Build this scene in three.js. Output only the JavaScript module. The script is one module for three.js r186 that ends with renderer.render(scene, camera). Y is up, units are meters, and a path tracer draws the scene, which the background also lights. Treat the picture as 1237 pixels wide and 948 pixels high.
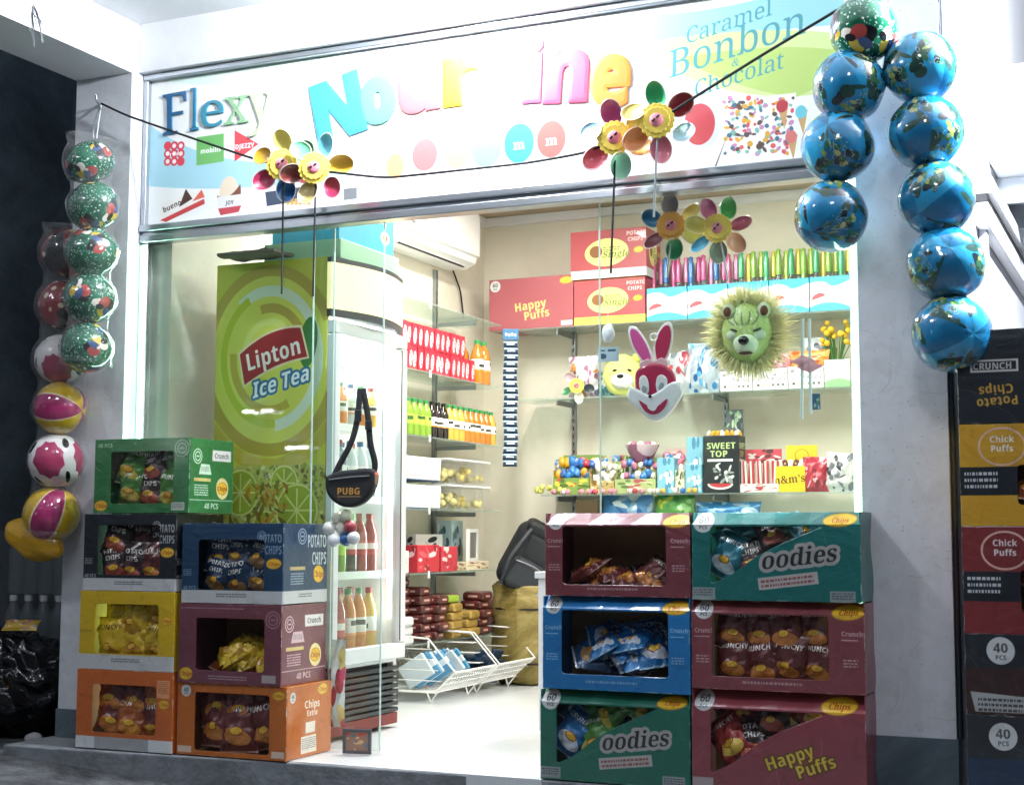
import * as THREE from 'three';
import { RoundedBoxGeometry } from 'three/addons/geometries/RoundedBoxGeometry.js';
import { TextGeometry } from 'three/addons/geometries/TextGeometry.js';
import { FontLoader } from 'three/addons/loaders/FontLoader.js';
import { mergeGeometries } from 'three/addons/utils/BufferGeometryUtils.js';
import { ImprovedNoise } from 'three/addons/math/ImprovedNoise.js';
import { RectAreaLightUniformsLib } from 'three/addons/lights/RectAreaLightUniformsLib.js';

/* ---------- camera, sky, lights, exposure ---------- */
const scene = new THREE.Scene();
const camera = new THREE.PerspectiveCamera(29.51, 1237 / 948, 0.05, 400);
camera.rotation.order = 'YXZ';
camera.position.set(4.239, 0.8816, 5.408);
camera.rotation.set(THREE.MathUtils.degToRad(5.5), THREE.MathUtils.degToRad(24.1), 0.0015);
camera.updateMatrixWorld(true);
const renderer = new THREE.WebGLRenderer({ antialias: true });
renderer.setSize(1024, 784);
renderer.toneMapping = THREE.LinearToneMapping;
renderer.toneMappingExposure = 1.5;
renderer.shadowMap.enabled = true;
RectAreaLightUniformsLib.init();
{ // night sky with the faint glow of a town
  const w = 64, h = 32, d = new Float32Array(w * h * 4);
  for (let j = 0; j < h; j++) for (let i = 0; i < w; i++) {
    const e = Math.max(0, Math.sin((j + 0.5 - h / 2) / h * Math.PI)), k = (j * w + i) * 4;
    d[k] = 0.17 - 0.04 * e; d[k + 1] = 0.19 - 0.04 * e; d[k + 2] = 0.225 - 0.04 * e; d[k + 3] = 1;
  }
  const t = new THREE.DataTexture(d, w, h, THREE.RGBAFormat, THREE.FloatType);
  t.mapping = THREE.EquirectangularReflectionMapping; t.magFilter = THREE.LinearFilter; t.needsUpdate = true;
  scene.background = t; scene.environment = t;
}
const moon = new THREE.DirectionalLight(0xdfe8ff, 0.06);
moon.position.set(6, 9, 10); moon.target.position.set(1.6, 1, 0); moon.castShadow = true; moon.shadow.radius = 20;
Object.assign(moon.shadow.camera, { left: -5, right: 5, top: 5, bottom: -5, near: 1, far: 30 });
scene.add(moon, moon.target);
const POWER = { room: 74, canopy: 9.4, alley: 45, edge: 50, strip: 48, cooler: 40 };

/* ---------- helpers ---------- */
let seed = 7;
const rnd = (a = 0, b = 1) => { seed = (seed * 16807) % 2147483647; return a + (b - a) * (seed / 2147483647); };
const noise = new ImprovedNoise();
const R = THREE.MathUtils.degToRad;
function ray(px, py) { return new THREE.Vector3((px - 618.5) / 1800, -(py - 474) / 1800, -1).applyQuaternion(camera.quaternion); }
function at(px, py, axis, v) { const d = ray(px, py), c = camera.position; return c.clone().addScaledVector(d, (v - c[axis]) / d[axis]); }
const Z = (px, py, z) => at(px, py, 'z', z), X = (px, py, x) => at(px, py, 'x', x);
const used = {};
function numbered(n) { if (!(n in used)) { used[n] = 0; return n; } return n + '_' + String(++used[n]).padStart(3, '0'); }
function mesh(name, geo, mat, parent, pos, rot) {
  const m = new THREE.Mesh(Array.isArray(geo) ? merge(geo) : geo, mat);
  m.name = parent ? name : numbered(name); m.castShadow = m.receiveShadow = true;
  if (pos) m.position.set(...(pos.isVector3 ? pos.toArray() : pos)); if (rot) m.rotation.set(...rot);
  (parent || scene).add(m); return m;
}
function tag(o, label, category, group) { o.userData.label = label; o.userData.category = category; if (group) o.userData.group = group; return o; }
function thing(name, label, category, pos = [0, 0, 0], ry = 0, group) {
  const g = new THREE.Group(); g.name = numbered(name); scene.add(g);
  g.position.set(...(pos.isVector3 ? pos.toArray() : pos)); g.rotation.y = ry; return tag(g, label, category, group);
}
function struct(name, geo, mat, pos) { const m = mesh(name, geo, mat, null, pos); m.userData.kind = 'structure'; return m; }
function merge(list) {
  const l = list.map(g => { const n = g.index ? g.toNonIndexed() : g; for (const k of Object.keys(n.attributes)) if (!['position', 'normal', 'uv'].includes(k)) n.deleteAttribute(k); return n; });
  return mergeGeometries(l);
}
function box(w, h, d, x = 0, y = 0, z = 0, r = 0) {
  const g = r ? new RoundedBoxGeometry(w, h, d, 2, r) : new THREE.BoxGeometry(w, h, d);
  return g.translate(x, y, z);
}
function span(x0, y0, z0, x1, y1, z1, r = 0) { return box(x1 - x0, y1 - y0, z1 - z0, (x0 + x1) / 2, (y0 + y1) / 2, (z0 + z1) / 2, r); }
function metre(g, s = 1) { // uv in metres from the dominant normal axis
  const n = g.index ? g.toNonIndexed() : g, p = n.attributes.position, q = n.attributes.normal, uv = n.attributes.uv;
  for (let i = 0; i < p.count; i++) {
    const a = Math.abs(q.getX(i)), b = Math.abs(q.getY(i)), c = Math.abs(q.getZ(i));
    if (a > b && a > c) uv.setXY(i, p.getZ(i) * s, p.getY(i) * s); else if (b > c) uv.setXY(i, p.getX(i) * s, p.getZ(i) * s); else uv.setXY(i, p.getX(i) * s, p.getY(i) * s);
  }
  return n;
}
const nthWord = ['first', 'second', 'third', 'fourth', 'fifth', 'sixth', 'seventh', 'eighth', 'ninth', 'tenth', 'eleventh', 'twelfth', 'thirteenth', 'fourteenth', 'fifteenth', 'sixteenth', 'seventeenth', 'eighteenth', 'nineteenth'];
const V = (x, y, z) => new THREE.Vector3(x, y, z);
function tube(pts, r, seg = 24, rad = 6, closed = false) {
  return new THREE.TubeGeometry(new THREE.CatmullRomCurve3(pts.map(p => p.isVector3 ? p : V(...p)), closed, 'catmullrom', 0.3), seg, r, rad, closed);
}
function bar(a, b, r, rad = 6) { // straight rod
  a = a.isVector3 ? a : V(...a); b = b.isVector3 ? b : V(...b);
  const g = new THREE.CylinderGeometry(r, r, a.distanceTo(b), rad);
  g.applyQuaternion(new THREE.Quaternion().setFromUnitVectors(V(0, 1, 0), b.clone().sub(a).normalize()));
  const m = a.clone().add(b).multiplyScalar(0.5); return g.translate(m.x, m.y, m.z);
}
const lathe = (pts, seg = 20) => new THREE.LatheGeometry(pts.map(p => new THREE.Vector2(...p)), seg);
function rough(g, amp, f, s = 0) { // push a surface in and out with noise
  const p = g.attributes.position, n = g.attributes.normal;
  for (let i = 0; i < p.count; i++) {
    const x = p.getX(i), y = p.getY(i), z = p.getZ(i), k = amp * (noise.noise(x * f + s, y * f, z * f) + 0.5 * noise.noise(x * f * 2.3, y * f * 2.3 + s, z * f * 2.3));
    p.setXYZ(i, x + n.getX(i) * k, y + n.getY(i) * k, z + n.getZ(i) * k);
  }
  g.computeVertexNormals(); return g;
}
/* textures */
const sheets = []; // small prints share sheets of 64 cells
function canvas(w, h, draw) {
  if (w <= 256 && h <= 256) {
    let s = sheets[sheets.length - 1];
    if (!s || s.n === 64) { const c = document.createElement('canvas'); c.width = c.height = 2048; const t = new THREE.CanvasTexture(c); t.colorSpace = THREE.SRGBColorSpace; sheets.push(s = { n: 0, g: c.getContext('2d'), t }); }
    const i = s.n % 8, j = Math.floor(s.n++ / 8), g = s.g; g.save(); g.beginPath(); g.rect(i * 256, j * 256, 256, 256); g.clip(); g.translate(i * 256, j * 256); g.scale(256 / w, 256 / h); draw(g, w, h); g.restore();
    const t = s.t.clone(); t.repeat.set(0.1246, 0.1246); t.offset.set(i / 8 + 0.0002, 1 - (j + 1) / 8 + 0.0002); return t;
  }
  const c = document.createElement('canvas'); c.width = w; c.height = h; const g = c.getContext('2d'); draw(g, w, h);
  const t = new THREE.CanvasTexture(c); t.colorSpace = THREE.SRGBColorSpace; t.anisotropy = 8; return t;
}
function grain(base, amp, size = 256, fs = [3, 11, 40], srgb = true) { // tiling speckle round a base colour
  const d = new Uint8Array(size * size * 4);
  for (let j = 0; j < size; j++) for (let i = 0; i < size; i++) {
    let v = 0; const a = i / size * Math.PI * 2, b = j / size * Math.PI * 2;
    fs.forEach((f, k) => { const s = f / 6.283; v += noise.noise(Math.cos(a) * s + 5 * k, Math.sin(a) * s + Math.cos(b) * s * 1.3, Math.sin(b) * s * 1.3 + k) / (k + 1); });
    v += (rnd() - 0.5) * 0.25; const o = (j * size + i) * 4;
    for (let c = 0; c < 3; c++) d[o + c] = Math.max(0, Math.min(255, base[c] + amp * v)); d[o + 3] = 255;
  }
  const t = new THREE.DataTexture(d, size, size); t.wrapS = t.wrapT = THREE.RepeatWrapping; t.magFilter = THREE.LinearFilter; t.minFilter = THREE.LinearMipmapLinearFilter; t.generateMipmaps = true;
  if (srgb) t.colorSpace = THREE.SRGBColorSpace; t.needsUpdate = true; return t;
}
const crinkle = grain([128, 128, 128], 110, 256, [6, 14, 30], false);
const fine = grain([128, 128, 128], 90, 256, [20, 60, 90], false);
const M = (color, roughness = 0.6, extra = {}) => new THREE.MeshStandardMaterial({ color, roughness, ...extra });
const P = (color, roughness = 0.4, extra = {}) => new THREE.MeshPhysicalMaterial({ color, roughness, ...extra });
const T = (map, roughness = 0.5, extra = {}) => new THREE.MeshPhysicalMaterial({ map, roughness, ...extra });
const film = (map, extra = {}) => T(map, 0.32, { bumpMap: crinkle, bumpScale: 0.0022, clearcoat: 0.6, clearcoatRoughness: 0.12, ...extra });

function limewash() { // whitewash with scuffs, drips and filled cracks
  const t = canvas(1024, 1024, (g, w, h) => {
    g.fillStyle = '#d5d7dc'; g.fillRect(0, 0, w, h);
    for (let i = 0; i < 900; i++) { g.fillStyle = ['rgba(235,238,240,0.10)', 'rgba(120,126,132,0.04)', 'rgba(160,150,135,0.035)'][i % 3]; g.beginPath(); g.ellipse(rnd(0, w), rnd(0, h), rnd(4, 60), rnd(2, 26), rnd(0, 3), 0, 7); g.fill(); }
    for (let i = 0; i < 70; i++) { let x = rnd(0, w), y = rnd(0, h), a = rnd(0, 6.3); g.strokeStyle = i % 3 ? 'rgba(90,96,102,0.22)' : 'rgba(240,242,244,0.35)'; g.lineWidth = rnd(0.6, 2.2); g.beginPath(); g.moveTo(x, y); for (let k = 0; k < 7; k++) { a += rnd(-0.5, 0.5); x += Math.cos(a) * 14; y += Math.sin(a) * 14; g.lineTo(x, y); } g.stroke(); }
    for (let i = 0; i < 260; i++) { g.fillStyle = 'rgba(84,88,92,0.35)'; g.beginPath(); g.ellipse(rnd(0, w), rnd(0, h), rnd(0.8, 3), rnd(0.8, 2.4), 0, 0, 7); g.fill(); }
  });
  t.wrapS = t.wrapT = THREE.RepeatWrapping; return t;
}
const mat = {
  plaster: T(grain([224, 225, 228], 6), 0.9, { bumpMap: fine, bumpScale: 0.0006 }),
  pillar: T(limewash(), 0.85, { bumpMap: fine, bumpScale: 0.0008 }),
  darkPaint: T(grain([92, 105, 113], 22), 0.8, { bumpMap: fine, bumpScale: 0.001 }),
  cream: T(grain([224, 219, 203], 6), 0.8),
  ceiling: T(grain([176, 162, 138], 5), 0.9),
  floor: T(grain([216, 220, 222], 6), 0.22),
  step: T(grain([126, 130, 134], 34), 0.8, { bumpMap: fine, bumpScale: 0.004 }),
  ground: T(grain([78, 80, 82], 60, 512, [4, 17, 70]), 0.9, { bumpMap: fine, bumpScale: 0.012 }),
  alu: P(0xb9bec4, 0.28, { metalness: 0.9 }),
  aluDark: P(0x5d646b, 0.35, { metalness: 0.8 }),
  steel: P(0x9aa0a5, 0.3, { metalness: 0.9 }),
  white: P(0xe6e7e8, 0.35, { clearcoat: 0.3 }),
  wire: P(0xe8e8e4, 0.4),
  black: M(0x101113, 0.6), blackGloss: P(0x0c0d10, 0.25, { clearcoat: 0.6 }),
  glass: new THREE.MeshPhysicalMaterial({ color: 0xf8fcfb, roughness: 0.0, transmission: 1, thickness: 0, ior: 1.45 }),
  shelfGlass: new THREE.MeshPhysicalMaterial({ color: 0xe9f5f0, roughness: 0.05, transmission: 0.85, thickness: 0, ior: 1.45 }),
  clear: new THREE.MeshPhysicalMaterial({ color: 0xfafafa, roughness: 0.12, transmission: 0.96, thickness: 0, ior: 1.3, bumpMap: crinkle, bumpScale: 0.004 }),
  card: M(0xa8845c, 0.9),
  cellophane: new THREE.MeshPhysicalMaterial({ color: 0xffffff, roughness: 0.06, transmission: 1, thickness: 0, ior: 1.33, bumpMap: crinkle, bumpScale: 0.0012 }),
};
for (const k of ['pillar', 'plaster', 'ground', 'step', 'cream', 'floor', 'darkPaint']) { mat[k].map.repeat.set(0.9, 0.9); }

/* ---------- the setting ---------- */
const LX = 0.12, BZ = -3.35, RX = 3.3, CY = 2.96;   // room
{
  const g = new THREE.PlaneGeometry(90, 90, 180, 180).rotateX(-Math.PI / 2), p = g.attributes.position;
  for (let i = 0; i < p.count; i++) {
    const x = p.getX(i), z = p.getZ(i);
    p.setY(i, -0.07 - 0.1 * Math.min(1.6, Math.max(-0.3, x)) + 0.006 * noise.noise(x * 2, z * 2, 1));
  }
  g.computeVertexNormals();
  const uv = g.attributes.uv; for (let i = 0; i < p.count; i++) uv.setXY(i, p.getX(i) * 0.8, p.getZ(i) * 0.8);
  struct('ground', g, mat.ground);
}
{ // raised step, its front edge slightly askew
  const s = new THREE.Shape([[-0.36, 0.4], [-0.1, 0.4], [1.02, 0.33], [2.1, 0.3], [3.56, 0.3], [3.56, -0.1], [-0.36, -0.1]].map(a => new THREE.Vector2(a[0], -a[1])));
  const g = new THREE.ExtrudeGeometry(s, { depth: 0.42, bevelEnabled: true, bevelSize: 0.006, bevelThickness: 0.006, bevelSegments: 2 }).rotateX(-Math.PI / 2).translate(0, -0.43, 0);
  struct('shop_step', metre(g), mat.step);
}
struct('shop_floor', [metre(span(LX - 0.1, -0.2, BZ, RX + 0.1, -0.0006, 0.03)), metre(span(0.99, -0.2, 0.032, 2.08, -0.0008, 0.315))], mat.floor);
struct('room_wall', metre(span(-0.02, -0.2, BZ - 0.15, LX, 3.2, -0.03)), mat.cream);
struct('room_wall', metre(span(LX, -0.2, BZ - 0.15, RX + 0.2, 3.2, BZ)), mat.cream);
struct('room_wall', metre(span(RX, -0.2, BZ, RX + 0.2, 3.2, -0.03)), mat.cream);
struct('room_ceiling', metre(span(LX, CY, BZ, RX, 3.2, -0.03)), mat.ceiling);
struct('ceiling_cornice', [span(LX, CY - 0.06, BZ, RX, CY, BZ + 0.035, 0.008), span(LX, CY - 0.06, BZ + 0.035, LX + 0.035, CY, -0.05, 0.008)], mat.plaster);
struct('front_wall', metre(span(-0.01, 2.975, -0.12, 3.5, 3.24, 0.075)), mat.plaster);
struct('canopy_soffit', metre(span(-0.33, 3.2, -0.1, 6.5, 3.4, 2.6)), mat.plaster);
struct('canopy_beam', metre(span(-0.325, 2.963, -0.1, -0.012, 3.199, 2.6)), mat.plaster);
struct('side_wall', metre(span(-4, -0.4, -0.95, -0.322, 3.6, -0.75)), mat.darkPaint);
struct('side_wall', metre(span(-1.35, -0.4, -0.75, -1.1, 3.6, 0.5)), mat.darkPaint);
struct('side_wall', metre(span(RX + 0.2, -0.4, -6, 3.53, 9, -0.5)), mat.plaster);
struct('alley_wall', metre(span(3.53, -0.4, -6.2, 8, 9, -6)), mat.plaster);
{ // pillars
  const l = thing('shop_pillar', 'narrow whitewashed pillar left of the shop window behind green beach balls', 'pillar', [-0.168, -0.1, 0]);
  mesh('shaft', metre(span(-0.157, 0.22, -0.2, 0.157, 3.0625, 0.12)), mat.pillar, l);
  mesh('base', metre(span(-0.163, -0.1, -0.2, 0.163, 0.22, 0.128)), mat.darkPaint, l);
  const r = thing('shop_pillar', 'whitewashed pillar with a dark lower side behind the turquoise beach balls', 'pillar', [3.372, -0.2, 0]);
  mesh('shaft', metre(span(-0.15, 0.4, -0.5, 0.15, 3.4, 0.12)), mat.pillar, r);
  mesh('base', metre(span(-0.156, -0.2, -0.5, 0.156, 0.4, 0.128)), mat.darkPaint, r);
  mesh('side_dark_panel', metre(span(0.1505, 0.4, -0.5, 0.16, 1.75, 0.06)), mat.darkPaint, r);  // darker panel over the lower part of the side face
  mesh('corner_trim', bar([0.158, 0.4, 0.09], [0.158, 3.2, 0.09], 0.011, 8), mat.aluDark, r);
}
/* ---------- sign ---------- */
const SW = 3.2, SY0 = 2.275, SY1 = 2.945;
const signTex = canvas(2048, 430, (g, w, h) => {
  const kx = w / SW, ky = h / (SY1 - SY0);
  const S = (px, py) => { const p = Z(px, py, 0.012); return [p.x * kx, (SY1 - p.y) * ky]; };
  const path = (pts, c) => { g.fillStyle = c; g.beginPath(); pts.forEach((q, i) => { const [a, b] = S(...q); i ? g.lineTo(a, b) : g.moveTo(a, b); }); g.closePath(); g.fill(); };
  const oval = (px, py, rx, ry, c, rot = 0) => { const [a, b] = S(px, py); g.fillStyle = c; g.beginPath(); g.ellipse(a, b, rx, ry, rot, 0, 7); g.fill(); };
  g.fillStyle = '#f1f3f1'; g.fillRect(0, 0, w, h);
  const curve = (pts, c) => { g.fillStyle = c; g.beginPath(); const q = pts.map(p => S(...p)); g.moveTo(...q[0]); for (let i = 1; i + 1 < q.length; i += 2) g.quadraticCurveTo(...q[i], ...q[i + 1]); g.closePath(); g.fill(); };
  curve([[180, 150], [260, 215], [420, 190], [420, 200], [420, 210], [300, 235], [180, 225]], '#a9d8e6');
  curve([[180, 95], [300, 120], [420, 62], [300, 60], [180, 95]], '#d9efe4');
  curve([[740, 20], [880, 20], [1010, -30], [1030, 0], [1010, 30], [880, 40], [690, 70]], '#9bd3e4');
  curve([[690, 70], [880, 25], [1010, 40], [1030, 90], [1000, 112], [900, 130], [800, 80], [740, 70], [690, 70]], '#cfdf9b');
  curve([[820, 70], [930, 50], [1010, 60], [1010, 100], [960, 118], [880, 105], [820, 70]], '#b7cf77');
  // operator badges
  for (let j = 0; j < 3; j++) for (let i = 0; i < 3; i++) {
    oval(202 + i * 8, 176 + j * 9.5, 13, 13, '#d83a48');
    oval(202 + i * 8, 176 + j * 9.5, 7, 7, (i + j) % 2 || i + j === 2 ? '#f6e9ea' : '#d83a48');
  }
  path([[237, 166], [270, 161], [270, 195], [237, 200]], '#6fb765');
  path([[283, 157], [312, 174], [283, 195]], '#d9474f');
  g.fillStyle = '#fff'; g.font = 'bold 20px sans-serif'; g.textAlign = 'center';
  g.fillText('mobilis', ...S(254, 184)); g.fillText('DJEZZY', ...S(295, 179)); g.font = 'bold 15px sans-serif'; g.fillText('r e d', ...S(210, 188));
  // chocolate bar
  path([[192, 262], [196, 245], [244, 228], [247, 240], [200, 266]], '#f3efe9'); path([[193, 266], [246, 240], [247, 246], [200, 268]], '#c63c3e');
  path([[216, 250], [224, 228], [232, 240]], '#4a2a20'); path([[232, 243], [243, 229], [247, 238]], '#e2654f');
  g.save(); g.translate(...S(208, 252)); g.rotate(-0.3); g.fillStyle = '#222'; g.font = 'bold 22px sans-serif'; g.fillText('bueno', 0, 0); g.restore();
  // chocolate egg in its cup
  oval(276, 232, 32, 46, '#e9d9c2'); curve([[262, 236], [276, 244], [290, 222], [292, 238], [288, 244], [276, 252], [262, 240]], '#7b3f2a');
  path([[262, 238], [292, 234], [290, 254], [264, 258]], '#e8e8ea'); path([[263, 252], [291, 248], [288, 256], [266, 260]], '#c2404b');
  g.font = 'bold 16px sans-serif'; g.fillStyle = '#333'; g.fillText('JOY', ...S(277, 247));
  path([[320, 232], [362, 226], [358, 243], [322, 249]], '#23344d'); g.fillStyle = '#c9a04a'; for (let i = 0; i < 6; i++) path([[345 + i * 5, 240], [349 + i * 5, 239], [350 + i * 5, 247], [346 + i * 5, 248]], '#c59a4e');
  path([[415, 228], [431, 226], [431, 240], [415, 242]], '#6e7377');
  // plain sugar-coated sweets
  [[477, 201, '#f2b56b', 24, 32], [513, 187, '#e86a6a', 34, 40], [551, 183, '#f2df78', 30, 42], [587, 181, '#79c89e', 38, 42], [627, 173, '#3b9ed6', 38, 48], [666, 168, '#8a5a52', 36, 44]].forEach(([a, b, c, rx, ry], i) => { oval(a, b, rx * 1.12, ry * 1.1, c); g.fillStyle = '#f4f4f2'; g.font = 'bold 34px serif'; g.textAlign = 'center'; if (i > 3) g.fillText('m', S(a, b + 7)[0], S(a, b + 7)[1]); });
  // sweets sheet and balloons
  path([[872, 122], [962, 112], [962, 182], [872, 192]], '#f2f2f0');
  for (let i = 0; i < 150; i++) { const c = ['#d65a5a', '#4a6f86', '#d9a441', '#7fb6a4', '#5b4a42', '#c78bb0'][i % 6]; oval(rnd(874, 960), rnd(118, 186), rnd(3, 9), rnd(3, 7), c, rnd(0, 3)); }
  for (const [a, b, c] of [[945, 128, '#b7434a'], [956, 165, '#d77a74'], [968, 135, '#6fc3cf']]) { path([[a - 6, b], [a + 8, b - 3], [a + 3, b + 28]], '#c9a06c'); oval(a, b, 14, 16, c); }
  oval(700, 205, 30, 24, '#d5bcae'); oval(850, 150, 46, 60, '#cfd2d4'); oval(845, 150, 40, 52, '#b9464f'); oval(822, 160, 30, 34, '#cfe6ef');
  path([[705, 196], [722, 194], [722, 212], [705, 214]], '#b9b4b4'); path([[860, 210], [880, 160], [866, 200]], '#5a5050');
  // script lettering
  const scr = (t, px, py, s, rot) => { g.save(); g.translate(...S(px, py)); g.rotate(rot); g.font = 'italic ' + s + 'px serif'; g.fillStyle = '#4f9aa2'; g.fillText(t, 0, 0); g.restore(); };
  scr('Caramel', 880, 36, 56, -0.2); scr('Bonbon', 889, 68, 96, -0.2); scr('&', 888, 80, 26, 0); scr('Chocolat', 892, 100, 56, -0.2);
});
{
  const s = thing('shop_sign', 'long glossy shop sign with raised letters above the shop front', 'sign', [0, SY0, 0]);
  const panel = box(SW, SY1 - SY0, 0.02, SW / 2, (SY1 - SY0) / 2, 0.002), uv = panel.attributes.uv, p = panel.attributes.position;
  for (let i = 0; i < p.count; i++) uv.setXY(i, p.getX(i) / SW, p.getY(i) / (SY1 - SY0));
  mesh('banner', panel, T(signTex, 0.32, { clearcoat: 0.5, clearcoatRoughness: 0.25 }), s);
  mesh('top_rail', span(-0.008, SY1 - SY0, -0.02, SW, SY1 - SY0 + 0.028, 0.045, 0.006), mat.alu, s);
  mesh('bottom_rail', [span(-0.008, -0.03, -0.03, SW, 0, 0.05, 0.005), span(-0.008, -0.045, -0.02, SW, -0.031, 0.03, 0.003), span(-0.008, -0.08, -0.03, SW, -0.046, 0.045, 0.005)], mat.alu, s);
  mesh('side_rail', span(-0.008, 0, -0.02, 0.016, SY1 - SY0, 0.04, 0.005), mat.alu, s);
  const bold = await new FontLoader().loadAsync('fonts/droid/droid_sans_bold.typeface.json');
  const serif = await new FontLoader().loadAsync('fonts/droid/droid_serif_regular.typeface.json');
  const letter = (ch, font, px0, px1, py0, py1, rot, col, fat, tag) => { // px box of the letter in the photograph gives its place on the sign
    const g = new TextGeometry(ch, { font, size: 1, depth: 0.05, curveSegments: 8, bevelEnabled: true, bevelSize: fat, bevelThickness: 0.01, bevelSegments: 1 });
    g.computeBoundingBox(); const b = g.boundingBox, c = b.getCenter(V(0, 0, 0)), a = Z(px0, (py0 + py1) / 2, 0.02), d = Z(px1, (py0 + py1) / 2, 0.02), t = Z((px0 + px1) / 2, py0, 0.02), u = Z((px0 + px1) / 2, py1, 0.02);
    g.translate(-c.x, -c.y, 0); g.scale((d.x - a.x) / (b.max.x - b.min.x), (t.y - u.y) / (b.max.y - b.min.y), 0.12); g.rotateZ(rot);
    mesh('letter', g, P(col, 0.4, { clearcoat: 0.3 }), s, [(a.x + d.x) / 2, (t.y + u.y) / 2 - SY0, 0.0135]);
  };
  letter('N', bold, 378, 438, 92, 168, R(12), 0x3f9ac4, 0.05);
  letter('o', bold, 434, 478, 91, 150, R(4), 0x5aa08a, 0.07);
  letter('u', bold, 480, 530, 74, 136, R(3), 0xe85c60, 0.06);
  letter('r', bold, 534, 578, 66, 127, R(1), 0xe8b820, 0.05);
  letter('i', bold, 630, 655, 43, 124, R(-2), 0xe0508a, 0.05);
  letter('n', bold, 656, 711, 59, 124, R(-4), 0xe23f64, 0.06);
  letter('e', bold, 713, 762, 65, 130, R(-3), 0xec7d20, 0.06);
  letter('F', serif, 196, 224, 112, 161, R(2), 0x1d5c86, 0);
  letter('l', serif, 229, 239, 106, 157, R(1), 0x26779c, 0);
  letter('e', serif, 242, 269, 121, 153, 0, 0x3a8ba4, 0);
  letter('x', serif, 270, 300, 116, 149, 0, 0x8fb98f, 0);
  letter('y', serif, 299, 330, 111, 163, 0, 0xc3d0ac, 0);
}
/* ---------- glazing ---------- */
function pane(label, x0, x1, y0, y1, z) {
  const t = thing('window_pane', label, 'window', [x0, y0, z]);
  mesh('glass', span(0.004, 0.004, -0.004, x1 - x0 - 0.004, y1 - y0, 0.004), mat.glass, t);
  for (const x of [0.0015, x1 - x0 - 0.0015]) mesh('ground_edge', span(x - 0.0022, 0.004, -0.004, x + 0.0022, y1 - y0, 0.004), P(0xbfd6cf, 0.3), t);
  return t;
}
pane('tall fixed glass pane in front of the drinks cooler', 0.02, 0.985, 0, 2.19, -0.012);
pane('narrow sliding glass door leaf with a waist bag hung on it', 0.9, 1.245, 0.01, 2.19, 0.02);
pane('wide glass pane behind the stacked cartons and hanging masks', 2.19, 3.19, 0, 2.19, -0.012);
/* ---------- lamps ---------- */
function strip(label, x, z, y0, y1, lamp) {
  const t = thing('led_strip', label, 'light strip', [x, y0, z], 0, 'light strips along the window edges');
  mesh('backing', span(-0.02, 0, -0.003, 0.02, y1 - y0, 0.003), mat.white, t);
  const m = new THREE.MeshStandardMaterial({ color: 0xffffff, emissive: 0xa8f7d2, emissiveIntensity: 1.35 });
  const b = []; for (let y = 0.01; y < y1 - y0; y += 0.0165) b.push(box(0.026, 0.011, 0.008, 0, y, 0.0075));
  const q = mesh('diodes', b, m, t); q.userData.kind = 'stuff';
  const l = new THREE.RectAreaLight(0xb4ffdc, POWER.strip, 0.02, y1 - y0); l.position.set(0, (y1 - y0) / 2, 0.016); l.rotation.y = Math.PI; t.add(l);
  if (lamp) l.rotation.y = Math.PI + lamp;
}
strip('glowing green white light strip beside the tall glass pane and left pillar', 0.012, 0.03, 0.02, 2.19, 0.9);
strip('glowing green white light strip beside the masks and right pillar', 3.196, 0.03, 0.02, 2.19, -0.9);
function panelLamp(name, label, x, y, z, w, d, power, col = 0xfffcf6) {
  const t = thing(name, label, 'lamp', [x, y, z]);
  mesh('housing', box(w + 0.03, 0.03, d + 0.03, 0, 0.016, 0), mat.white, t);
  mesh('diffuser', box(w, 0.012, d, 0, -0.006, 0, 0.004), new THREE.MeshStandardMaterial({ color: 0xffffff, emissive: col, emissiveIntensity: 2 }), t);
  const l = new THREE.RectAreaLight(col, power, w, d); l.position.y = -0.016; l.rotation.x = -Math.PI / 2; t.add(l); return t;
}
panelLamp('ceiling_lamp', 'white tube lamp on the shop ceiling near the cooler', 1.05, CY - 0.035, -1.5, 0.16, 1.3, POWER.room);
panelLamp('ceiling_lamp', 'white tube lamp on the shop ceiling near the window', 2.35, CY - 0.035, -1.5, 0.16, 1.3, POWER.room);
function bulb(label, x, y, z, power) { // bare globe on a short stem under the soffit
  const t = thing('canopy_and_fill_lamp', label, 'lamp', [x, y, z]);
  mesh('globe', new THREE.SphereGeometry(0.06, 20, 14), new THREE.MeshStandardMaterial({ color: 0xffffff, emissive: 0xf2f7ff, emissiveIntensity: 6 }), t);
  mesh('stem', lathe([[0, 3.2 - y], [0.04, 3.2 - y], [0.035, 0.058], [0, 0.058]], 14), mat.white, t);
  const l = new THREE.PointLight(0xf2f7ff, power); l.shadow.radius = 2.5; l.castShadow = true; t.add(l);
}
bulb('white globe lamp under the canopy above the sign', 1.6, 3.1, 0.5, POWER.canopy);
bulb('white globe lamp under the canopy over the side alley', 4.55, 2.95, -0.06, POWER.alley);

for (const [x, n] of [[-0.7, 'left pillar'], [1.5, 'shop door'], [3.7, 'right pillar']]) panelLamp('canopy_and_fill_lamp', 'added flat fill lamp under the outer canopy edge facing the ' + n, x, 3.165, 2.3, 0.3, 0.25, POWER.edge, 0xf2f7ff);  // fill lamps added out of view to brighten carton fronts and the left alley

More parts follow.
